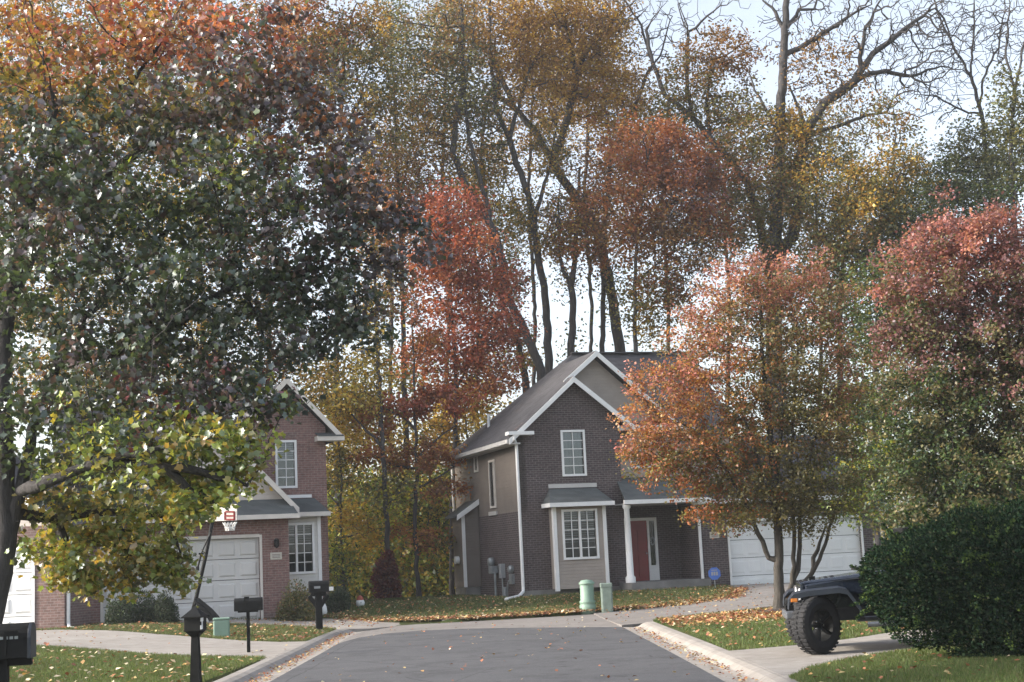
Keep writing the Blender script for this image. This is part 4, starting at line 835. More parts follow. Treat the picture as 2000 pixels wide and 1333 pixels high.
forest('crooked_tree', 'tree with a crooked top of bare twigs against the sky, gold leaves below', 65,
    [[(1176, 690), (1180, 480), (1185, 390), (1192, 322), (1215, 260), (1237, 210), (1262, 150), (1275, 124), (1252, 49), (1212, -10)], [(1262, 150), (1290, 110), (1310, 40)]],
    [(1250, 30, 70, 60, None, 1.2), (1300, 80, 50, 60, None, 1), (1215, 230, 60, 50, [('gold', 3), ('orange', 1)], .7), (1195, 310, 60, 60, [('rust', 2), ('brown', 2)], .6), (1250, 170, 40, 40, [('gold', 2), ('brown', 1)], .4), (1190, 560, 40, 60, [('olive', 1)], .2)], 0.136, 53, stem=.55)
forest('golden_tree', 'broad olive and gold tree between the old oak and the bare tree on the right', 60,
    [[(1640, 760), (1642, 600), (1650, 480), (1660, 380)], [(1645, 560), (1700, 470), (1740, 390)], [(1648, 520), (1600, 440), (1590, 400)]],
    [(1640, 390, 75, 65, [('gold', 2), ('olive', 3)], .95), (1740, 340, 70, 60, [('gold', 3), ('olive', 2)], .9), (1700, 430, 85, 65, [('olive', 3), ('gold', 1)], 1), (1780, 430, 60, 70, [('sage', 3), ('green', 2)], .95), (1630, 490, 80, 60, [('brown', 2), ('olive', 2)], 1), (1720, 520, 80, 55, [('olive', 2), ('green', 2), ('drab', 1)], 1), (1740, 240, 45, 55, [('olive', 2), ('brown', 1)], .45), (1590, 560, 60, 50, [('olive', 2)], .8), (1690, 620, 80, 60, [('green', 2), ('olive', 2)], .7)], 0.136, 54)
forest('bare_tree', 'bare twiggy tree at the upper right with dull green leaves only low down', 63,
    [[(1940, 560), (1934, 375), (1922, 262), (1915, 210), (1896, 150), (1862, 90), (1836, 37), (1815, -30)], [(1915, 210), (1919, 157), (1949, 94), (1960, 37), (1965, -30)], [(1896, 150), (1900, 90), (1905, -20)], [(1915, 225), (1880, 215), (1830, 190), (1800, 185)]],
    [(1850, 60, 80, 80, None, 1.5), (1920, 60, 70, 80, None, 1.5), (1840, 180, 60, 50, None, 1.2), (1895, 290, 60, 60, [('sage', 3), ('drab', 1)], .85), (1850, 350, 55, 50, [('sage', 2), ('green', 2)], .8), (1940, 330, 50, 70, [('sage', 3)], .8), (1870, 420, 70, 50, [('green', 2), ('sage', 2)], .9)], 0.136, 55, tip=.015, density=16, kill=.36, step=.32, stem=.55)
forest('bare_tree', 'bare twiggy tree at the right edge of the sky, olive leaves halfway up', 60,
    [[(1985, 560), (1979, 394), (1975, 262), (1982, 180), (1994, 120), (2010, 20)], [(1982, 180), (1965, 110), (1970, 20)], [(1975, 262), (2010, 220), (2050, 150)]],
    [(1985, 60, 60, 80, None, 1.5), (1975, 200, 40, 50, [('olive', 2), ('sage', 2)], .75), (2000, 300, 55, 70, [('sage', 2), ('olive', 1)], .85), (1960, 390, 50, 50, [('sage', 2), ('green', 1)], .8)], 0.122, 56, tip=.015, density=16, kill=.36, step=.32, stem=.55)
forest('tall_tree', 'tall tree seen through the edge of the maple, olive and yellow leaves', 58,
    [[(655, 800), (660, 500), (660, 307), (667, 225), (672, 100), (690, 20)], [(664, 270), (700, 200), (730, 100)], [(660, 330), (610, 220), (590, 100)]],
    [(690, 60, 75, 65, [('gold', 2), ('brown', 2), ('olive', 1)], .8), (640, 130, 75, 60, [('olive', 2), ('sage', 2), ('rust', 1)], .85), (720, 170, 60, 60, [('olive', 3), ('gold', 1)], .8), (650, 250, 65, 60, [('olive', 2), ('brown', 2)], .65), (740, 260, 50, 50, [('olive', 2), ('gold', 1)], .6), (590, 60, 70, 70, [('rust', 2), ('orange', 1), ('brown', 1)], .9), (690, 360, 60, 60, [('brown', 2), ('drab', 2)], .45)], 0.136, 57)
forest('tall_tree', 'tall brown-leaved tree between the maple edge and the leaning trunks', 65,
    [[(790, 760), (785, 500), (775, 330), (770, 180), (760, 40)], [(780, 400), (800, 300), (810, 200)]],
    [(760, 60, 60, 70, [('brown', 2), ('sage', 2)], .6), (800, 220, 55, 60, [('olive', 2), ('brown', 2)], .5), (760, 330, 60, 60, [('brown', 2), ('rust', 1)], .55), (790, 440, 55, 60, [('rust', 3), ('brown', 1)], .5), (780, 570, 60, 60, [('rust', 2), ('brown', 2)], .45), (840, 400, 40, 50, [('red', 2), ('rust', 2)], .5)], 0.136, 58)
for k, (u, D, pal, sd) in enumerate([(520, 63, [('rust', 2), ('olive', 2)], 61), (390, 60, [('olive', 3), ('gold', 2)], 62), (250, 66, [('olive', 2), ('lime', 1), ('brown', 1)], 63), (110, 61, [('gold', 2), ('olive', 2)], 64), (-40, 64, [('brown', 2), ('gold', 2)], 65)]):
    forest('tall_tree', ['rust-tinged tree behind the tall gable of the reddish house, seen through the maple', 'olive-gold tree behind the pale garage, glimpsed through the maple leaves', 'tree glimpsed through the thickest part of the maple crown', 'golden tree glimpsed between the maple limbs, above the white garage', 'tall tree at the left edge beyond the maple trunk'][k], D,
        [[(u, 900), (u + 8, 600), (u - 6, 400), (u + 10, 200), (u, 20)], [(u - 4, 420), (u + 60, 300), (u + 80, 180)], [(u + 4, 560), (u - 60, 420), (u - 70, 260)]],
        [(u, 60, 90, 80, pal, .7), (u + 60, 200, 80, 80, pal, .7), (u - 60, 260, 80, 90, pal, .7), (u + 30, 380, 90, 80, pal, .6), (u - 40, 480, 80, 70, pal, .55), (u + 30, 600, 90, 80, pal, .6), (u, 740, 90, 70, pal, .7)], .15, sd)
for k, (u, D, hgt, pal) in enumerate([(760, 74, 250, [('brown', 2), ('olive', 2)]), (930, 78, 330, [('olive', 2), ('sage', 2), ('brown', 1)]), (1040, 75, 60, [('gold', 2), ('brown', 2)]), (1150, 79, 20, [('gold', 3), ('brown', 2)]), (1300, 77, 200, [('brown', 2), ('olive', 2)]), (1420, 75, 230, [('brown', 2), ('olive', 2), ('drab', 1)]), (1600, 78, 240, [('olive', 3), ('gold', 1)]), (1790, 76, 330, [('sage', 2), ('olive', 2)]), (870, 73, 20, [('drab', 2), ('olive', 2), ('brown', 1)])]):
    forest('tall_tree', ['slim brown tree deep in the wood, behind the left part of the red maple', 'slim olive tree deep in the wood, between the two leaning trunks', 'slim golden tree deep in the wood, above the left end of the dark roof', 'slim golden tree deep in the wood, above the middle of the dark roof ridge', 'slim brown tree deep in the wood, behind the rounded rusty tree', 'slim drab tree deep in the wood, just left of the old oak', 'slim olive tree deep in the wood, just right of the old oak', 'slim dull green tree deep in the wood, behind the broad golden tree', 'slim tall drab tree deep in the wood, beside the maple edge near the top'][k], D, [[(u, 800), (u + 6, 600), (u - 8, 400), (u + 4, max(hgt, 60))], [(u, 520), (u + 45, 420), (u + 60, 330)], [(u - 6, 450), (u - 50, 360), (u - 60, 300)]],
        [(u + 5, hgt + 40, 70, 70, pal, .6), (u + 50, hgt + 130, 60, 70, pal, .6), (u - 50, hgt + 150, 60, 70, pal, .6), (u + 10, hgt + 240, 70, 60, pal, .5)] + ([(u + 30, 430, 60, 60, pal, .4)] if hgt < 150 else []), .13, 100 + k, lai=3.2)
# unseen trees added left of the frame to shade the dark house's side wall
far = [(-22, 51, 18), (-25, 47.0, 20), (-29, 51.5, 21)]
def shading_tree(x, y, hgt, sd, pal):
    px, py = project(np.array([[x, y, 0.0]])); s = F / y; u = float(px[0]); vg = float(py[0]); H_ = hgt * s
    forest('tall_tree', 'unseen tall tree added beyond the left edge to shade the dark house', y, [[(u, vg - 40), (u + 10, vg - H_ * .4), (u - 8, vg - H_ * .7), (u, vg - H_)]],
        [(u, vg - H_ * .9, 2.9 * s, 2.6 * s, pal, 1.2), (u + 2.4 * s, vg - H_ * .7, 3 * s, 2.8 * s, pal, 1.2), (u - 2.4 * s, vg - H_ * .65, 3 * s, 2.8 * s, pal, 1.2), (u, vg - H_ * .45, 3.4 * s, 2.6 * s, pal, 1.2)], .2, sd, leaf=.3, kill=.9, step=.7, density=2, lai=2.2)
for k, (x, y, hgt) in enumerate(far): shading_tree(x, y, hgt, 80 + k, [('olive', 2), ('gold', 2), ('rust', 1)])

forest('green_tree', 'leafy green and yellow tree seen in the gap between the two ornamental pears', 49,
    [[(1715, 1100), (1712, 950), (1706, 800), (1712, 640), (1720, 520)], [(1708, 820), (1670, 740), (1650, 700)], [(1708, 860), (1750, 760), (1780, 700)]],
    [(1710, 560, 60, 60, [('olive', 2), ('green', 2)], .8), (1690, 690, 60, 60, [('green', 2), ('deep', 2), ('olive', 1)], .65), (1660, 790, 50, 50, [('lime', 2), ('olive', 2)], .6), (1730, 780, 55, 60, [('green', 3), ('deep', 2)], .7), (1690, 900, 70, 60, [('green', 3), ('lime', 1)], .9), (1760, 640, 50, 60, [('green', 2), ('olive', 2)], .8), (1680, 990, 70, 40, [('lime', 2), ('green', 2)], .8)], .12, 71)
forest('yellow_tree', 'small yellow and green tree just behind the left corner of the dark house', 58,
    [[(925, 1150), (922, 1000), (915, 880), (905, 760)], [(918, 900), (880, 830), (860, 800)]],
    [(900, 800, 60, 50, [('yellow', 2), ('gold', 2)], .7), (860, 860, 50, 50, [('gold', 2), ('olive', 2)], .7), (840, 980, 60, 60, [('lime', 2), ('green', 2), ('yellow', 1)], .8), (780, 1000, 50, 50, [('lime', 2), ('olive', 1)], .6)], .09, 72)
# undergrowth and the far edge of the wood (one mass)
def thicket(name, spec, seed, leaf):
    rng = np.random.default_rng(seed); VV, FF, CC, off = [], [], [], 0
    for (x0, x1, y0, y1, z1, nclump, per, pal) in spec:
        c = np.stack([rng.uniform(x0, x1, nclump), rng.uniform(y0, y1, nclump), rng.uniform(.0, 1, nclump) ** 1.4 * z1], 1)
        pos = np.repeat(c, per, 0) + rng.normal(0, 1, (nclump * per, 3)) * np.array([.55, .5, .38]); pos[:, 2] = np.abs(pos[:, 2]) + h0(pos[:, 0], pos[:, 1])
        names = rng.choice(len(pal), nclump, p=np.array([w for _, w in pal]) / sum(w for _, w in pal)); cols = np.zeros((len(pos), 3)); nm = np.repeat(names, per)
        for k, (p_, _) in enumerate(pal): m_ = nm == k; cols[m_] = colours(int(m_.sum()), [(p_, 1)], rng)
        V, Fs, C = leaf_arrays(pos, leaf, cols, SIMPLE, rng, .2, .2); VV.append(V); FF += [f + off for f in Fs]; CC.append(C); off += len(V)
    return tag(link(name, np_mesh(name, np.concatenate(VV), FF, np.concatenate(CC)), M['leaf']), kind='stuff')
thicket('undergrowth', [(-9, -1.5, 57, 66, 5.2, 620, 42, [('lime', 5), ('green', 2), ('yellow', 1.4), ('olive', 1)]), (-24, -9, 58, 68, 6.0, 260, 40, [('lime', 2), ('olive', 2), ('yellow', 1)]), (-9.5, -1.0, 60, 72, 11, 760, 40, [('yellow', 2), ('olive', 2), ('gold', 1)]),
    (10, 36, 64, 76, 13, 620, 40, [('olive', 3), ('sage', 2), ('green', 1), ('gold', .6)]), (1.0, 9, 66, 74, 13.5, 70, 34, [('olive', 2), ('sage', 2)]), (8, 34, 62, 74, 8.5, 420, 40, [('green', 2), ('olive', 3), ('lime', 1), ('sage', 1)]), (-45, -20, 60, 75, 8, 260, 40, [('olive', 2), ('lime', 1)])], 91, .19)
thicket('far_woods', [(-70, 75, 95, 125, 9, 900, 36, [('olive', 3), ('gold', 1), ('sage', 2), ('yellow', .6)])], 92, .42)
# ------------------------------------------------------------------ street things
def on(x, y): return (x, y, hz(x, y))
# mailboxes
def box_profile(w, h):  # arched box cross-section in x,z
    p = [(-w / 2, 0), (w / 2, 0), (w / 2, h - w / 2)]
    return p + [(w / 2 * math.cos(a), h - w / 2 + w / 2 * math.sin(a)) for a in [math.pi * k / 10 for k in range(1, 10)]] + [(-w / 2, h - w / 2)]
# 1: by the left edge, close
t = empty('mailbox', on(-5.52, 15.4), R_(8), 'large black arched mailbox nearest the camera, cut off by the left edge', 'mailbox')
b = MB(); pr = box_profile(.30, .36); b.prism_x([(y, z + .86) for y, z in pr], -.34, .28); o = b.build('box', M['black_wood'], t, .006)
MB().prism_x([(y * 1.04, (z - .0) * 1.02 + .855) for y, z in pr], .28, .315).build('door', M['flare'], t, .004)
MB().box(.05, .07, -.17, -.155, .9, 1.14).cbox((.12, -.165, 1.12), (.14, .012, .05)).build('flag', M['black'], t)
m = MB()
for k in range(4): m.box(.0 + k * .05, .035 + k * .05, -.1535, -.150, 1.06, 1.09)
MB().cbox((-.07, -.152, 1.075), (.045, .004, .06)).build('emblem', M['grey_metal'], t); m.build('number_plate', M['grey_metal'], t)
MB().box(-.06, .06, -.06, .06, -.1, .86).box(-.3, .3, -.05, .05, .78, .86).bar((-.04, 0, .45), (-.28, 0, .8), .09, .07, (0, 1, 0)).build('post', M['black_wood'], t, .006)
# 2: house-shaped box with a finial
t = empty('mailbox', on(-4.92, 21.75), R_(-6), 'black house-shaped mailbox with a pointed roof and finial, on a tapered post', 'mailbox')
MB().box(-.125, .125, -.15, .15, .80, 1.02).build('box', M['black'], t, .008)
m = MB(); m.hexa([(-.15, -.18, 1.02), (.15, -.18, 1.02), (.15, .18, 1.02), (-.15, .18, 1.02)], [(-.05, -.06, 1.12), (.05, -.06, 1.12), (.05, .06, 1.12), (-.05, .06, 1.12)]); m.hexa([(-.05, -.06, 1.12), (.05, -.06, 1.12), (.05, .06, 1.12), (-.05, .06, 1.12)], [(-.015, -.015, 1.17), (.015, -.015, 1.17), (.015, .015, 1.17), (-.015, .015, 1.17)]); m.box(-.155, .155, -.185, .185, 1.0, 1.022); r = m.build('roof', M['black'], t)
MB().lathe([(.0, .0), (.018, .0), (.012, .02), (.022, .035), (.012, .05), (0, .075)], (0, 0, 1.165), 10).build('finial', M['black'], r, smooth=True)
MB().box(.127, .137, -.1, -.06, .84, 1.0).cbox((.132, -.11, .86), (.012, .08, .06)).cbox((.136, -.1, .98), (.012, .1, .07)).build('flag', M['white_plastic'], t)
m = MB(); m.hexa([(-.075, -.075, -.1), (.075, -.075, -.1), (.075, .075, -.1), (-.075, .075, -.1)], [(-.05, -.05, .72), (.05, -.05, .72), (.05, .05, .72), (-.05, .05, .72)]); m.hexa([(-.05, -.05, .72), (.05, -.05, .72), (.05, .05, .72), (-.05, .05, .72)], [(-.11, -.13, .80), (.11, -.13, .80), (.11, .13, .80), (-.11, .13, .80)]); m.build('post', M['black_wood'], t)
# 3: wide box on a thin post
t = empty('mailbox', on(-5.62, 29.6), R_(4), 'plain wide black mailbox on a thin post beside the left driveway', 'mailbox')
pr = box_profile(.2, .26); MB().prism_x([(y, z + .84) for y, z in pr], -.27, .27).build('box', M['black'], t, .005)
MB().prism_x([(y * 1.05, z * 1.02 + .838) for y, z in pr], .27, .295).build('door', M['black'], t, .003); MB().box(-.05, -.035, -.112, -.104, .92, 1.12).cbox((-.01, -.108, 1.1), (.1, .008, .05)).build('flag', M['black'], t)
MB().box(-.032, .032, -.032, .032, -.1, .84).box(-.2, .2, -.06, .06, .81, .84).build('post', M['black_wood'], t)
# 4: box on a heavy post at the far end of the lawn
t = empty('mailbox', on(-5.38, 38.1), R_(14), 'black mailbox with a pale label on a thick post, before the reddish house', 'mailbox')
pr = box_profile(.26, .30); MB().prism_x([(y, z + 1.0) for y, z in pr], -.25, .25).build('box', M['black'], t, .006)
MB().prism_x([(y * 1.05, z * 1.02 + .998) for y, z in pr], .25, .275).build('door', M['black'], t, .004); MB().box(-.12, .04, -.134, -.131, 1.1, 1.16).build('number_plate', M['blind'], t)
MB().box(.27, .38, -.16, -.10, 1.03, 1.13).build('newspaper', M['white_plastic'], t)
MB().box(-.085, .085, -.085, .085, -.1, 1.0).box(-.2, .2, -.07, .07, .9, 1.0).bar((.04, 0, .62), (.24, 0, .92), .1, .1, (0, 1, 0)).bar((-.04, 0, .62), (-.24, 0, .92), .1, .1, (0, 1, 0)).build('post', M['black_wood'], t, .006)

# utility pedestals
t = empty('utility_pedestal', on(-7.35, 35.3), R_(10), 'short pale green utility pedestal on the lawn beside the basketball hoop', 'utility pedestal')
MB().box(-.19, .19, -.19, .19, -.05, .42).build('body', M['green_plastic'], t, .03); MB().box(-.2, .2, -.2, .2, .42, .47).build('lid', M['green_plastic'], t, .02)
t = empty('utility_pedestal', on(1.86, 42.9), R_(0), 'taller round pale green utility pedestal with ribbed base, before the bay window', 'utility pedestal')
MB().lathe([(.0, -.1), (.24, -.1), (.24, .18), (.215, .20), (.235, .24), (.235, .30), (.205, .33), (.20, .84), (.17, .90), (0, .92)], n=24).build('body', M['green_plastic'], t, smooth=True)
MB().lathe([(.225, .78), (.232, .80), (.232, .84), (.2, .85)], n=24).build('lid', M['green_plastic'], t, smooth=True)
t = empty('utility_pedestal', on(2.42, 42.75), R_(0), 'dull green square utility pedestal standing close to the paler round one', 'utility pedestal')
MB().box(-.17, .17, -.15, .15, -.1, .76).build('body', M['green_dull'], t, .05); MB().box(-.18, .18, -.16, .16, .66, .80).build('lid', M['green_dull'], t, .03)

# basketball hoop
hp = at(392, 1205, 41.0); hz0 = hz(hp.x, 41.0)
t = empty('basketball_hoop', (hp.x, 41.0, hz0), 0, 'portable basketball hoop with a leaning black pole before the pale garage door', 'basketball hoop')
W = lambda u, v, dy=0: at(u, v, 41.0 + dy) - Vector((hp.x, 41.0, hz0))
MB().tube([W(375, 1200), W(384, 1165), W(402, 1085), W(416, 1012)], [.055, .055, .055, .05], 10).build('pole', M['black'], t, smooth=True)
MB().tube([W(412, 1040, -.2), W(399, 1068, -.25), W(393, 1083, -.25)], .022, 8).tube([W(393, 1083, -.25), W(386, 1110, -.25)], .03, 8).cbox(W(393, 1082, -.25), (.13, .07, .05)).cbox(W(386, 1111, -.25), (.08, .06, .12)).build('strut', M['black'], t)
bs = MB(); bs.prism([tuple(W(383, 1168).xz), tuple(W(391, 1186).xz), tuple(W(402, 1208).xz), tuple(W(412, 1214).xz), tuple(W(426, 1208).xz), tuple(W(410, 1190).xz)], -.35, .35).build('base', M['black'], t, .03)
bs = MB(); bs.prism([tuple(W(388, 1208).xz), tuple(W(414, 1214).xz), tuple(W(411, 1207).xz), tuple(W(392, 1204).xz)], -.4, -.36).build('base_tray', M['blind'], t)
bd = MB(); q = [W(398, 985, -.1), W(462, 985, -.45), W(462, 1017, -.45), W(398, 1019, -.1)]
bd.hexa(q, [p + Vector((.015, .035, 0)) for p in q]); bo = bd.build('backboard', M['trim_cream'], t)
e = lambda u, v: W(u, v, -.1 - .35 * (u - 398) / 64) + Vector((-.004, -.012, 0)); m = MB()
for A, B in (((440, 1000), (458, 1000)), ((458, 1000), (458, 1016)), ((440, 1000), (440, 1016)), ((441, 1015), (457, 1015)), ((441, 1008), (457, 1008))): m.bar(e(*A), e(*B), .012, .05)
m.build('red_square', M['red'], bo)
rc = W(449, 1020, -.75); m = MB()
ring = [rc + Vector((.2 * math.cos(a), .2 * math.sin(a), 0)) for a in [2 * math.pi * k / 20 for k in range(21)]]; m.tube(ring, .012, 6).bar(rc + Vector((0, .2, 0)), rc + Vector((0, .32, 0)), .1, .03); rm = m.build('rim', M['black'], t)
m = MB()
for k in range(12):
    a = 2 * math.pi * k / 12
    for s in (-1, 1):
        m.tube([rc + Vector((.2 * math.cos(a), .2 * math.sin(a), 0)), rc + Vector((.14 * math.cos(a + s * .3), .14 * math.sin(a + s * .3), -.12)), rc + Vector((.12 * math.cos(a + s * .6), .12 * math.sin(a + s * .6), -.24))], .013, 4)
m.build('net', M['net'], rm)
for x in (-.18, .3): MB().lathe([(.0, -.03), (.06, -.03), (.06, .03), (0, .03)], (x + .25, -.38, .07), 12, 'y').build('caster', M['black'], t)

# small garden things
p = at(704, 1190, 47.5)
t = empty('garden_ornament', (p.x, 47.5, hz(p.x, 47.5)), 0, 'round white garden ornament with a red cap, beside the dark clipped shrub', 'garden ornament')
MB().lathe([(0, 0), (.08, .01), (.13, .07), (.145, .15), (.125, .22), (.07, .27), (0, .28)], n=20).build('body', M['white_plastic'], t, smooth=True); MB().lathe([(.115, .235), (.115, .27), (.08, .34), (.03, .38), (0, .39)], n=16).build('cap', M['red_cap'], t, smooth=True)
MB().cbox((.04, -.138, .16), (.02, .02, .04)).build('face', M['black'], t)
p = at(628, 1190, 45.5)
t = empty('garden_ornament', (p.x, 45.5, hz(p.x, 45.5)), 0, 'small white and orange garden ornament half hidden by the thick mailbox post', 'garden ornament')
MB().lathe([(0, 0), (.1, .01), (.15, .12), (.13, .28), (.08, .40), (0, .46)], (.03, 0, 0), 16).build('body', M['white_plastic'], t, smooth=True); MB().lathe([(0, .05), (.08, .06), (.11, .14), (.08, .24), (0, .26)], (-.10, -.1, .02), 14).build('pumpkin', M['orange_plastic'], t, smooth=True)
p = at(1397, 1145, 48.2)
t = empty('yard_sign', (p.x, 48.2, hz(p.x, 48.2)), R_(4), 'small round blue security sign on a stake by the white garage door', 'yard sign')
pts = [(.22 * math.cos(a) * (1.0 if k % 2 else .96), .22 * math.sin(a) * (1.0 if k % 2 else .96)) for k, a in enumerate([2 * math.pi * k / 8 + .39 for k in range(8)])]
MB().prism([(a, z + .52) for a, z in pts], -.012, .012).build('panel', M['blue_sign'], t); MB().tube([(0, .02, -.1), (0, .02, .4)], .012, 6).build('stake', M['grey_metal'], t)
m = MB().box(-.11, -.05, -.016, -.012, .46, .58).box(-.03, .03, -.016, -.012, .46, .58).box(.05, .11, -.016, -.012, .46, .58).box(-.10, .10, -.016, -.012, .62, .645); m.build('lettering', M['blind'], t)

# off-road vehicle: nose towards the road, mostly behind the hedge
CAR = empty('off_road_vehicle', (4.46, 22.68, hz(5.0, 22.6) + .012), R_(172.5), 'dark blue boxy off-road vehicle parked nose-out in the right driveway, behind the hedge', 'car')
# local frame: +x forward from the front axle, y left(+), z up
def CP(m, bz, y0, y1): return m.prism(bz, y0, y1)
m = MB(); m.prism([(.12, .62), (.12, 1.02), (-.55, 1.10), (-1.15, 1.12), (-1.15, .62)], -.60, .60)
m.prism([(-1.15, .52), (-1.15, 1.12), (-3.25, 1.12), (-3.35, .95), (-3.3, .52)], -.78, .78); body = m.build('body', M['paint'], CAR, .03)
m = MB(); m.hexa([(.15, -.56, 1.0), (.15, .56, 1.0), (.15, .56, 1.06), (.15, -.56, 1.06)], [(-1.15, -.70, 1.1), (-1.15, .70, 1.1), (-1.15, .66, 1.19), (-1.15, -.66, 1.19)]); m.build('hood', M['paint'], CAR, .03)
MB().box(.0, .03, .3, .34, 1.05, 1.12).box(-.06, .0, .27, .36, 1.08, 1.13).bar((-.65, .1, 1.21), (-.95, .45, 1.2), .05, .04).build('hood_latch', M['black'], CAR)
m = MB().box(.12, .19, -.56, .56, .60, 1.05); gr = m.build('grille', M['paint'], CAR, .02); MB().box(-.74, .10, -.60, .60, .46, .86).build('inner_fender', M['rubber'], CAR)
m = MB()
for k in range(7): m.box(.19, .198, -.33 + k * .11 - .03, -.33 + k * .11 + .03, .70, .98)
m.build('grille_slot', M['rubber'], gr)
for s in (-1, 1): MB().lathe([(.0, .03), (.085, .025), (.105, 0), (.105, -.04)], (.19, s * .43, .86), 18, 'x').build('headlight', M['lens'], CAR, smooth=True)
m = MB(); m.box(.26, .44, -.56, .56, .50, .62).box(.12, .26, -.5, -.4, .5, .62).box(.12, .26, .4, .5, .5, .62); m.build('bumper', M['bumper'], CAR, .03); MB().box(.29, .41, -.3, .3, .62, .70).lathe([(.05, -.25), (.05, .25)], (.35, 0, .74), 12, 'y').build('winch', M['black'], CAR)
def flare(x, s, front):
    m = MB(); pts = [(x + .40, .66), (x + .385, .78), (x + .31, .86), (x + .1, .90), (x - .36, .93), (x - .48, .90), (x - .64, .66), (x - .70, .56)]
    for (a, b), (c, d) in zip(pts, pts[1:]):
        y0, y1 = sorted((s * .58, s * .93)); m.hexa([(a, y0, b), (c, y0, d), (c, y1, d), (a, y1, b)], [(a, y0, b + .05), (c, y0, d + .05), (c, y1, d + .025), (a, y1, b + .025)])
        ye0, ye1 = sorted((s * .90, s * .935)); m.hexa([(a, ye0, b - .05), (c, ye0, d - .05), (c, ye1, d - .05), (a, ye1, b - .05)], [(a, ye0, b + .03), (c, ye0, d + .03), (c, ye1, d + .03), (a, ye1, b + .03)])
    return m.build('fender_flare', M['flare'], CAR, .012)
for x in (0, -2.6):
    for s in (-1, 1):
        f = flare(x, s, x == 0)
        if x == 0: MB().cbox((.31, s * .94, .80), (.10, .02, .055)).build('marker_light', M['orange_plastic'], f, .02)
def wheel(x, y, steer):
    r = .42; w = .27
    tr = MB(); prof = [(.24, -w / 2 + .02), (.33, -w / 2), (.40, -w / 2 + .02), (r, -w / 2 + .06), (r, w / 2 - .06), (.40, w / 2 - .02), (.33, w / 2), (.24, w / 2 - .02)]
    root = empty('wheel', (x, y, r), R_(steer), parent=CAR); tr.lathe(prof, n=36, axis='y')
    for k in range(36):
        a = 2 * math.pi * k / 36
        for sy in (-1, 1):
            q_ = Vector((math.cos(a), 0, math.sin(a))); tn = Vector((-math.sin(a), 0, math.cos(a))); c = q_ * (r + .006) + Vector((0, sy * .065, 0)) + tn * (.012 * sy)
            tr.hexa([c - tn * .022 - Vector((0, .05, 0)), c + tn * .022 - Vector((0, .05, 0)), c + tn * .022 + Vector((0, .05, 0)), c - tn * .022 + Vector((0, .05, 0))], [c + q_ * .007 - tn * .02 - Vector((0, .05, 0)), c + q_ * .007 + tn * .02 - Vector((0, .05, 0)), c + q_ * .007 + tn * .02 + Vector((0, .05, 0)), c + q_ * .007 - tn * .02 + Vector((0, .05, 0))])
    tr.build('tyre', M['rubber'], root)
    so = 1 if y > 0 else -1
    m = MB(); m.lathe([(.25, -.11), (.25, .11)], n=28, axis='y'); m.lathe([(0, so * .04), (.06, so * .05), (.07, so * .02), (.0, so * .0)], n=14, axis='y')
    for k in range(5):
        a = 2 * math.pi * k / 5; m.bar((.05 * math.cos(a), so * .035, .05 * math.sin(a)), (.25 * math.cos(a), so * .07, .25 * math.sin(a)), .03, .085, (0, 1, 0))
    m.build('rim', M['black'], root); m = MB()
    for k in range(5): a = 2 * math.pi * (k + .5) / 5; m.lathe([(0, so * .07), (.014, so * .065), (.014, so * .04)], (.085 * math.cos(a), 0, .085 * math.sin(a)), 8, 'y')
    m.build('lug_nut', M['chrome'], root)
for x, y, st in ((0, .80, 45), (0, -.80, 40), (-2.6, .80, 0), (-2.6, -.80, 0)): wheel(x, y, st)
MB().tube([(0, -.7, .42), (0, .7, .42)], .06, 8).tube([(-2.6, -.7, .42), (-2.6, .7, .42)], .06, 8).box(-3.2, .4, -.42, -.34, .5, .6).box(-3.2, .4, .34, .42, .5, .6).build('chassis', M['rubber'], CAR)
m = MB(); m.hexa([(-1.10, -.68, 1.15), (-1.10, .68, 1.15), (-3.25, .74, 1.12), (-3.25, -.74, 1.12)], [(-1.42, -.62, 1.72), (-1.42, .62, 1.72), (-3.22, .66, 1.72), (-3.22, -.66, 1.72)]); m.build('cabin_glass', M['dark_glass'], CAR)
m = MB(); m.box(-3.28, -1.38, -.68, .68, 1.72, 1.80)
for s in (-1, 1):
    m.bar((-1.10, s * .70, 1.13), (-1.42, s * .64, 1.74), .07, .06); m.bar((-2.05, s * .73, 1.12), (-2.05, s * .66, 1.74), .09, .05); m.bar((-3.24, s * .75, 1.12), (-3.22, s * .67, 1.74), .12, .06)
m.build('hard_top', M['black'], CAR, .015)
for s in (-1, 1):
    d = MB().box(-2.05, -1.2, *sorted((s * .782, s * .80)), .58, 1.10).build('door', M['paint'], CAR, .012); MB().box(-2.0, -1.88, *sorted((s * .80, s * .83)), .98, 1.02).build('handle', M['black'], d)
    MB().box(-1.22, -1.14, *sorted((s * .88, s * 1.06)), 1.16, 1.34).bar((-1.18, s * .74, 1.14), (-1.18, s * .9, 1.2), .03, .03).build('mirror', M['black'], CAR, .02)
    MB().tube([(-.75, s * .80, .40), (-1.95, s * .80, .40)], .04, 8).build('side_step', M['bumper'], CAR)
m = MB().lathe([(.2, -.12), (.34, -.14), (.41, -.08), (.41, .08), (.34, .13), (.2, .12), (0, .11)], (-3.48, 0, .98), 28, 'x'); m.build('spare_tyre', M['rubber'], CAR, smooth=True)
MB().box(-3.5, -3.36, -.72, .72, .5, .64).build('rear_bumper', M['black'], CAR, .02)

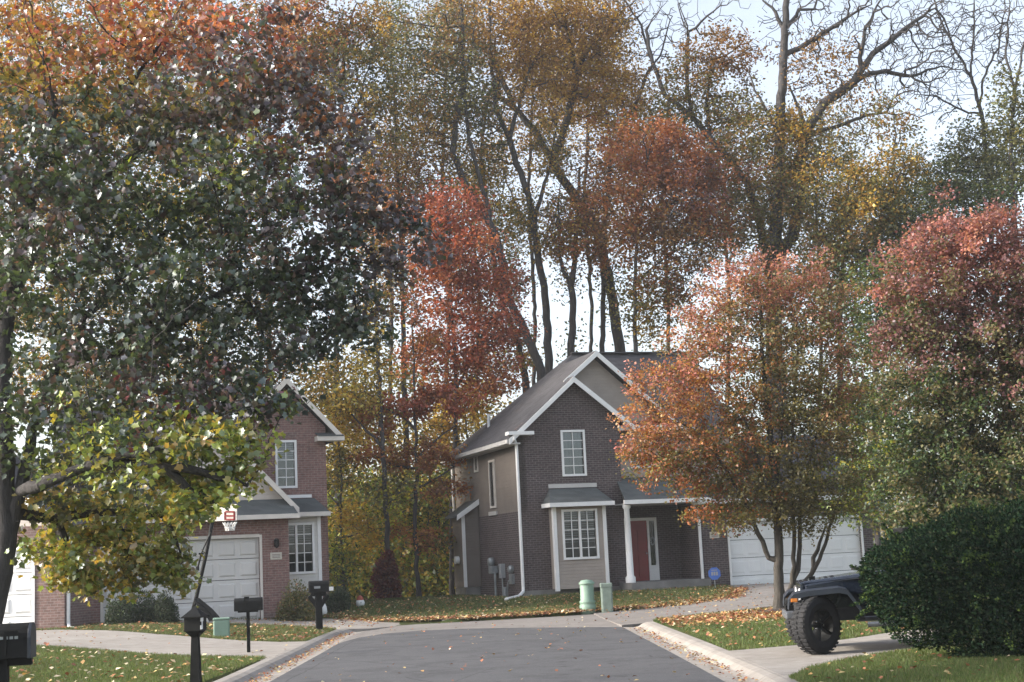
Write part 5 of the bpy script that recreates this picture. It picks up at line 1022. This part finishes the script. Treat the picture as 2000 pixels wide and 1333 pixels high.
# shrubs and hedge
hc = (6.95, 19.65, hz(6.9, 19.7))
make_bush('hedge', 'large dark evergreen hedge at the right edge, covering most of the parked vehicle', 'hedge', hc, 1, 1, 1, 210000, .045, [('hedge', 5), ('deep', 1)], seed=3, shell=.12, up=.1, lmat='leaf_hedge', shoots=.26, lobes=[(-1.6, .0, .72, .62), (-1.75, .05, 1.0, .62), (-1.95, .1, 1.12, .42), (-1.2, .1, 1.0, .8), (-.7, .1, 1.0, .95), (0, 0, 1.05, .98), (.7, .1, 1.05, 1.05), (1.4, 0, 1.1, 1.05), (2.1, .1, 1.0, 1.1), (-.2, -.3, .5, .85), (-.75, -.2, .42, .7), (1.1, -.3, .5, .9), (2.0, -.3, .6, .9), (2.7, .2, 1.1, 1.15), (1.7, .1, 1.6, .68), (2.5, .2, 1.75, .6), (-.9, .2, 1.45, .5), (.2, .1, 1.62, .48), (1.0, .1, 1.7, .5), (-1.5, .15, 1.28, .45)])
def shrub(name, label, u, v, D, rx, rz, n, leaf, pal, group=None, seed=1, lmat='leaf_dense', **k):
    p = at(u, v, D); make_bush(name, label, 'shrub', (p.x, D, hz(p.x, D) - .02), rx, rx * .9, rz, n, leaf, pal, group, seed, lmat, **k)
shrub('clipped_shrub', 'dark evergreen shrub closest to the downspout, leftmost of the row by the pale garage', 238, 1210, 41.8, .55, .85, 9000, .05, [('deep', 1)], 'dark shrubs by the garages', 11)
shrub('clipped_shrub', 'dark evergreen shrub in the middle of the row by the pale garage', 283, 1210, 42.2, .55, .95, 9000, .05, [('deep', 1)], 'dark shrubs by the garages', 12)
shrub('clipped_shrub', 'dark evergreen shrub touching the pale garage door, rightmost of its row', 322, 1212, 41.9, .42, .95, 8000, .05, [('deep', 1)], 'dark shrubs by the garages', 13)
shrub('clipped_shrub', 'dark round shrub at the right corner of the reddish house', 660, 1188, 46.4, .55, .78, 9000, .05, [('deep', 3), ('hedge', 1)], 'dark shrubs by the garages', 14)
shrub('loose_shrub', 'loose grey-green shrub under the bay window of the reddish house', 580, 1195, 44.4, .72, 1.25, 7000, .075, [('sage', 3), ('olive', 2), ('drab', 2), ('peach', .5)], None, 15, 'leaf', shell=.35)
shrub('burgundy_shrub', 'burgundy red shrub in front of the tree trunks between the two houses', 757, 1190, 53.5, .62, 1.75, 6500, .10, [('wine', 3), ('red', .6)], None, 16, 'leaf', shell=.4)
# ------------------------------------------------------------------ grass and fallen leaves
def visible(P, m=60):
    u, v = project(P); return (u > -m) & (u < 2000 + m) & (v < 1333 + m)
def scatter(n, box, rng, soft=None):
    x = rng.uniform(box[0], box[1], n); y = rng.uniform(box[2], box[3], n)
    k = ~(inside(x, y, road_poly) | (((x > -4.98) & (x < -3.8) & (y < 39.2)) | ((x > 2.3) & (x < 3.28) & (y < 35))))
    for p in HARD[1:]: k &= ~inside(x, y, p)
    x, y = x[k], y[k]; P = np.stack([x, y, h0(x, y)], 1); return P[visible(P)]
def house_free(P):
    k = np.ones(len(P), bool)
    for H, a0, a1, b0, b1 in ((H1, -.7, 13.5, -.6, 8.4), (H2, -5.7, 2.6, 0, 9), (H3, -7.6, .1, 0, 8)):
        c, s = math.cos(H.rotation_euler.z), math.sin(H.rotation_euler.z); dx, dy = P[:, 0] - H.location.x, P[:, 1] - H.location.y
        a, b = dx * c + dy * s, -dx * s + dy * c; k &= ~((a > a0) & (a < a1) & (b > b0) & (b < b1))
    return P[k]
rng = np.random.default_rng(77)
def grass(name, boxes):
    VV, FF, CC, off = [], [], [], 0
    for box, n, size, pal in boxes:
        P = house_free(scatter(n, box, rng)); P[:, 2] -= .004
        keep = ~(((P[:, 0] - 6.35) / 1.6) ** 2 + ((P[:, 1] - 35.1) / 1.0) ** 2 < 1); P = P[keep]
        cols = colours(len(P), pal, rng, .22); patch = .75 + .5 * (np.sin(P[:, 0] * 1.9 + 1.3 * np.sin(P[:, 1] * .9)) * np.sin(P[:, 1] * 1.3 + P[:, 0] * .4) * .5 + .5); cols *= patch[:, None] ** .5
        ax = np.zeros((len(P), 3)); ax[:, 2] = 1.0; ax += rng.normal(0, .38, ax.shape)
        V, Fs, C = leaf_arrays(P, size, cols, BLADE, rng, 0, 0, axis=ax); VV.append(V); FF += [f + off for f in Fs]; CC.append(C); off += len(V)
    return tag(link(name, np_mesh(name, np.concatenate(VV), FF, np.concatenate(CC)), M['blade']), kind='stuff')
PAL['lawn'] = [(.11, .165, .042), (.085, .14, .035), (.14, .185, .055), (.16, .16, .065)]; PAL['lawn2'] = [(.11, .13, .045), (.145, .135, .06), (.09, .11, .04)]
L1 = [('lawn', 5), ('lawn2', 1)]; L2 = [('lawn', 2), ('lawn2', 3)]
grass('grass', [((-13, -4.6, 16, 34), 330000, .062, L1), ((3.1, 9, 16, 23), 190000, .062, L1), ((3.1, 9, 23, 37), 130000, .062, L1), ((-16, -4.6, 33, 44.5), 210000, .075, L2), ((-9, 12, 42, 54), 300000, .10, L2), ((-12, 2, 50, 60), 60000, .11, L2)])

PAL['fallen'] = [(.40, .17, .08), (.34, .13, .07), (.46, .27, .10), (.28, .12, .07), (.48, .36, .16)]; PAL['pale'] = [(.55, .48, .30), (.60, .50, .36), (.50, .36, .22)]
def litter():
    parts = []
    def add(P, size, pal, lift_=.02):
        P = P.copy(); P[:, 2] += lift_; parts.append(leaf_arrays(P, size, colours(len(P), pal, rng, .25), SIMPLE, rng, 2.2, 0))
    A = [('fallen', 3), ('pale', 1)]; B = [('fallen', 5), ('pale', .7)]
    add(house_free(scatter(1500, (-13, -4.9, 16, 33.5), rng)), .10, [('fallen', 2), ('pale', 2)], .05)
    add(house_free(scatter(2600, (-16, -4.9, 33, 46), rng)), .10, B, .05); add(scatter(160, (3.3, 9, 17, 22), rng), .08, A, .05)
    add(scatter(500, (3.2, 8, 24, 34), rng), .09, B, .05)
    n = 9000; x = rng.normal(5.2, 1.5, n); y = rng.normal(34.3, 1.15, n); k = (x > 3.2) & ~inside(x, y, drive_mid) & (y > 31.2) & (y < 37.5); x, y = x[k], y[k]; add(np.stack([x, y, h0(x, y)], 1), .085, [('fallen', 6), ('pale', .6)], .03)
    P = house_free(scatter(6500, (-7, 12, 42, 52.5), rng)); add(P, .09, B, .06)
    # drift along the far kerb and the edge of the middle driveway
    n = 9000; t_ = rng.uniform(0, 1, n); edge = np.array([(-5.5, 44.4), (-3.2, 42.6), (-1.5, 41.9), (.4, 42.4), (2.0, 43.2), (4.6, 44.0), (6.3, 45.2), (7.0, 48)])
    sx = np.linspace(0, 1, len(edge)); x = np.interp(t_, sx, edge[:, 0]) + rng.normal(0, .22, n); y = np.interp(t_, sx, edge[:, 1]) + rng.normal(.05, .30, n)
    add(np.stack([x, y, np.maximum(h0(x, y), .09)], 1), .10, [('fallen', 5), ('pale', 1.6)], .03)
    # gutters and a thin scatter on road and drives
    n = 900; y = rng.uniform(18, 38, n); x = np.interp(y, [p[1] for p in road_L[:7]], [p[0] for p in road_L[:7]]) - np.abs(rng.normal(.28, .12, n)); add(np.stack([x, y, np.full(n, .0)], 1), .06, B, .01)
    n = 500; y = rng.uniform(18, 34, n); x = np.interp(y, [19, 25, 32, 35], [2.6, 2.5, 2.35, 2.3]) + np.abs(rng.normal(.3, .12, n)); add(np.stack([x, y, np.full(n, .0)], 1), .06, B, .01)
    x = rng.uniform(-4, 2.5, 200); y = rng.uniform(18, 42, 200); k = inside(x, y, road_poly); x, y = x[k], y[k]; add(np.stack([x, y, np.full(len(x), .015)], 1), .075, A, .012)
    for poly, nn in ((drive_mid, 900), (drive_left, 260), (drive_house, 900), (drive_right, 90)):
        a = np.array(poly); x = rng.uniform(a[:, 0].min(), a[:, 0].max(), nn); y = rng.uniform(a[:, 1].min(), a[:, 1].max(), nn); k = inside(x, y, poly); x, y = x[k], y[k]; add(np.stack([x, y, h0(x, y) + .01], 1), .08, B, .02)
    # leaf carpet under the wood
    x = rng.uniform(-14, 6, 9000); y = rng.uniform(54, 74, 9000); add(np.stack([x, y, h0(x, y)], 1), .18, [('yellow', 3), ('pale', 1), ('fallen', 1)], .03)
    off = 0; FF = []
    for V, Fs, C in parts: FF += [f + off for f in Fs]; off += len(V)
    return tag(link('fallen_leaves', np_mesh('fallen_leaves', np.concatenate([p[0] for p in parts]), FF, np.concatenate([p[2] for p in parts])), M['litter']), kind='stuff')
litter()
# ------------------------------------------------------------------ camera and light
cam = bpy.data.cameras.new('camera'); co = bpy.data.objects.new('camera', cam); COL.objects.link(co)
cam.sensor_fit = 'HORIZONTAL'; cam.sensor_width = 36.0; cam.lens = 36.0 * F / 2000.0; cam.clip_start = .1; cam.clip_end = 4000
from mathutils import Matrix
co.matrix_world = Matrix.Translation((0, 0, EYE)) @ Matrix.Rotation(math.pi / 2 + PITCH, 4, 'X') @ Matrix.Rotation(-ROLL, 4, 'Z')
SC.camera = co
AZ, EL = R_(-96), R_(26)          # hazy sun to the left, a little behind the line of the house fronts
sd = Vector((math.sin(AZ) * math.cos(EL), math.cos(AZ) * math.cos(EL), math.sin(EL)))
sl = bpy.data.lights.new('sun', 'SUN'); sl.energy = 2.7; sl.angle = R_(6); sl.color = (1.0, .93, .82)
so = bpy.data.objects.new('sun', sl); COL.objects.link(so); so.rotation_euler = sd.to_track_quat('Z', 'Y').to_euler()
w = bpy.data.worlds.new('World'); SC.world = w; w.use_nodes = True; nt = w.node_tree
bg = nt.nodes['Background']; sky = nt.nodes.new('ShaderNodeTexSky'); sky.sky_type = 'NISHITA'; sky.sun_disc = False; sky.sun_elevation = EL; sky.sun_rotation = AZ
sky.air_density = 1.0; sky.dust_density = 3.0; sky.ozone_density = 1.2; sky.altitude = 200
hs = nt.nodes.new('ShaderNodeHueSaturation'); hs.inputs['Saturation'].default_value = .52; nt.links.new(sky.outputs[0], hs.inputs['Color']); nt.links.new(hs.outputs[0], bg.inputs[0]); bg.inputs[1].default_value = .15
SC.view_settings.view_transform = 'Standard'; SC.view_settings.look = 'None'; SC.view_settings.gamma = 1.0; SC.view_settings.exposure = 1.36
cy = SC.cycles; cy.use_denoising = True; cy.max_bounces = 6; cy.diffuse_bounces = 3; cy.glossy_bounces = 2; cy.transmission_bounces = 4; cy.transparent_max_bounces = 6
cy.sample_clamp_indirect = 4.0; cy.caustics_reflective = False; cy.caustics_refractive = False; cy.use_adaptive_sampling = True; cy.adaptive_threshold = .02

# closed box of thin fog added to lift the shadows like windshield glare
t = NT('glare_veil_air'); v = t.n('ShaderNodeVolumePrincipled', i_Density=.00055, i_Anisotropy=.25); v.inputs['Color'].default_value = (.93, .96, 1, 1)
t.l(v.outputs[0], t.out.inputs['Volume'])
tag(MB().box(-140, 140, -12, 150, -3.2, 46).build('glare_veil', t.m), kind='stuff')
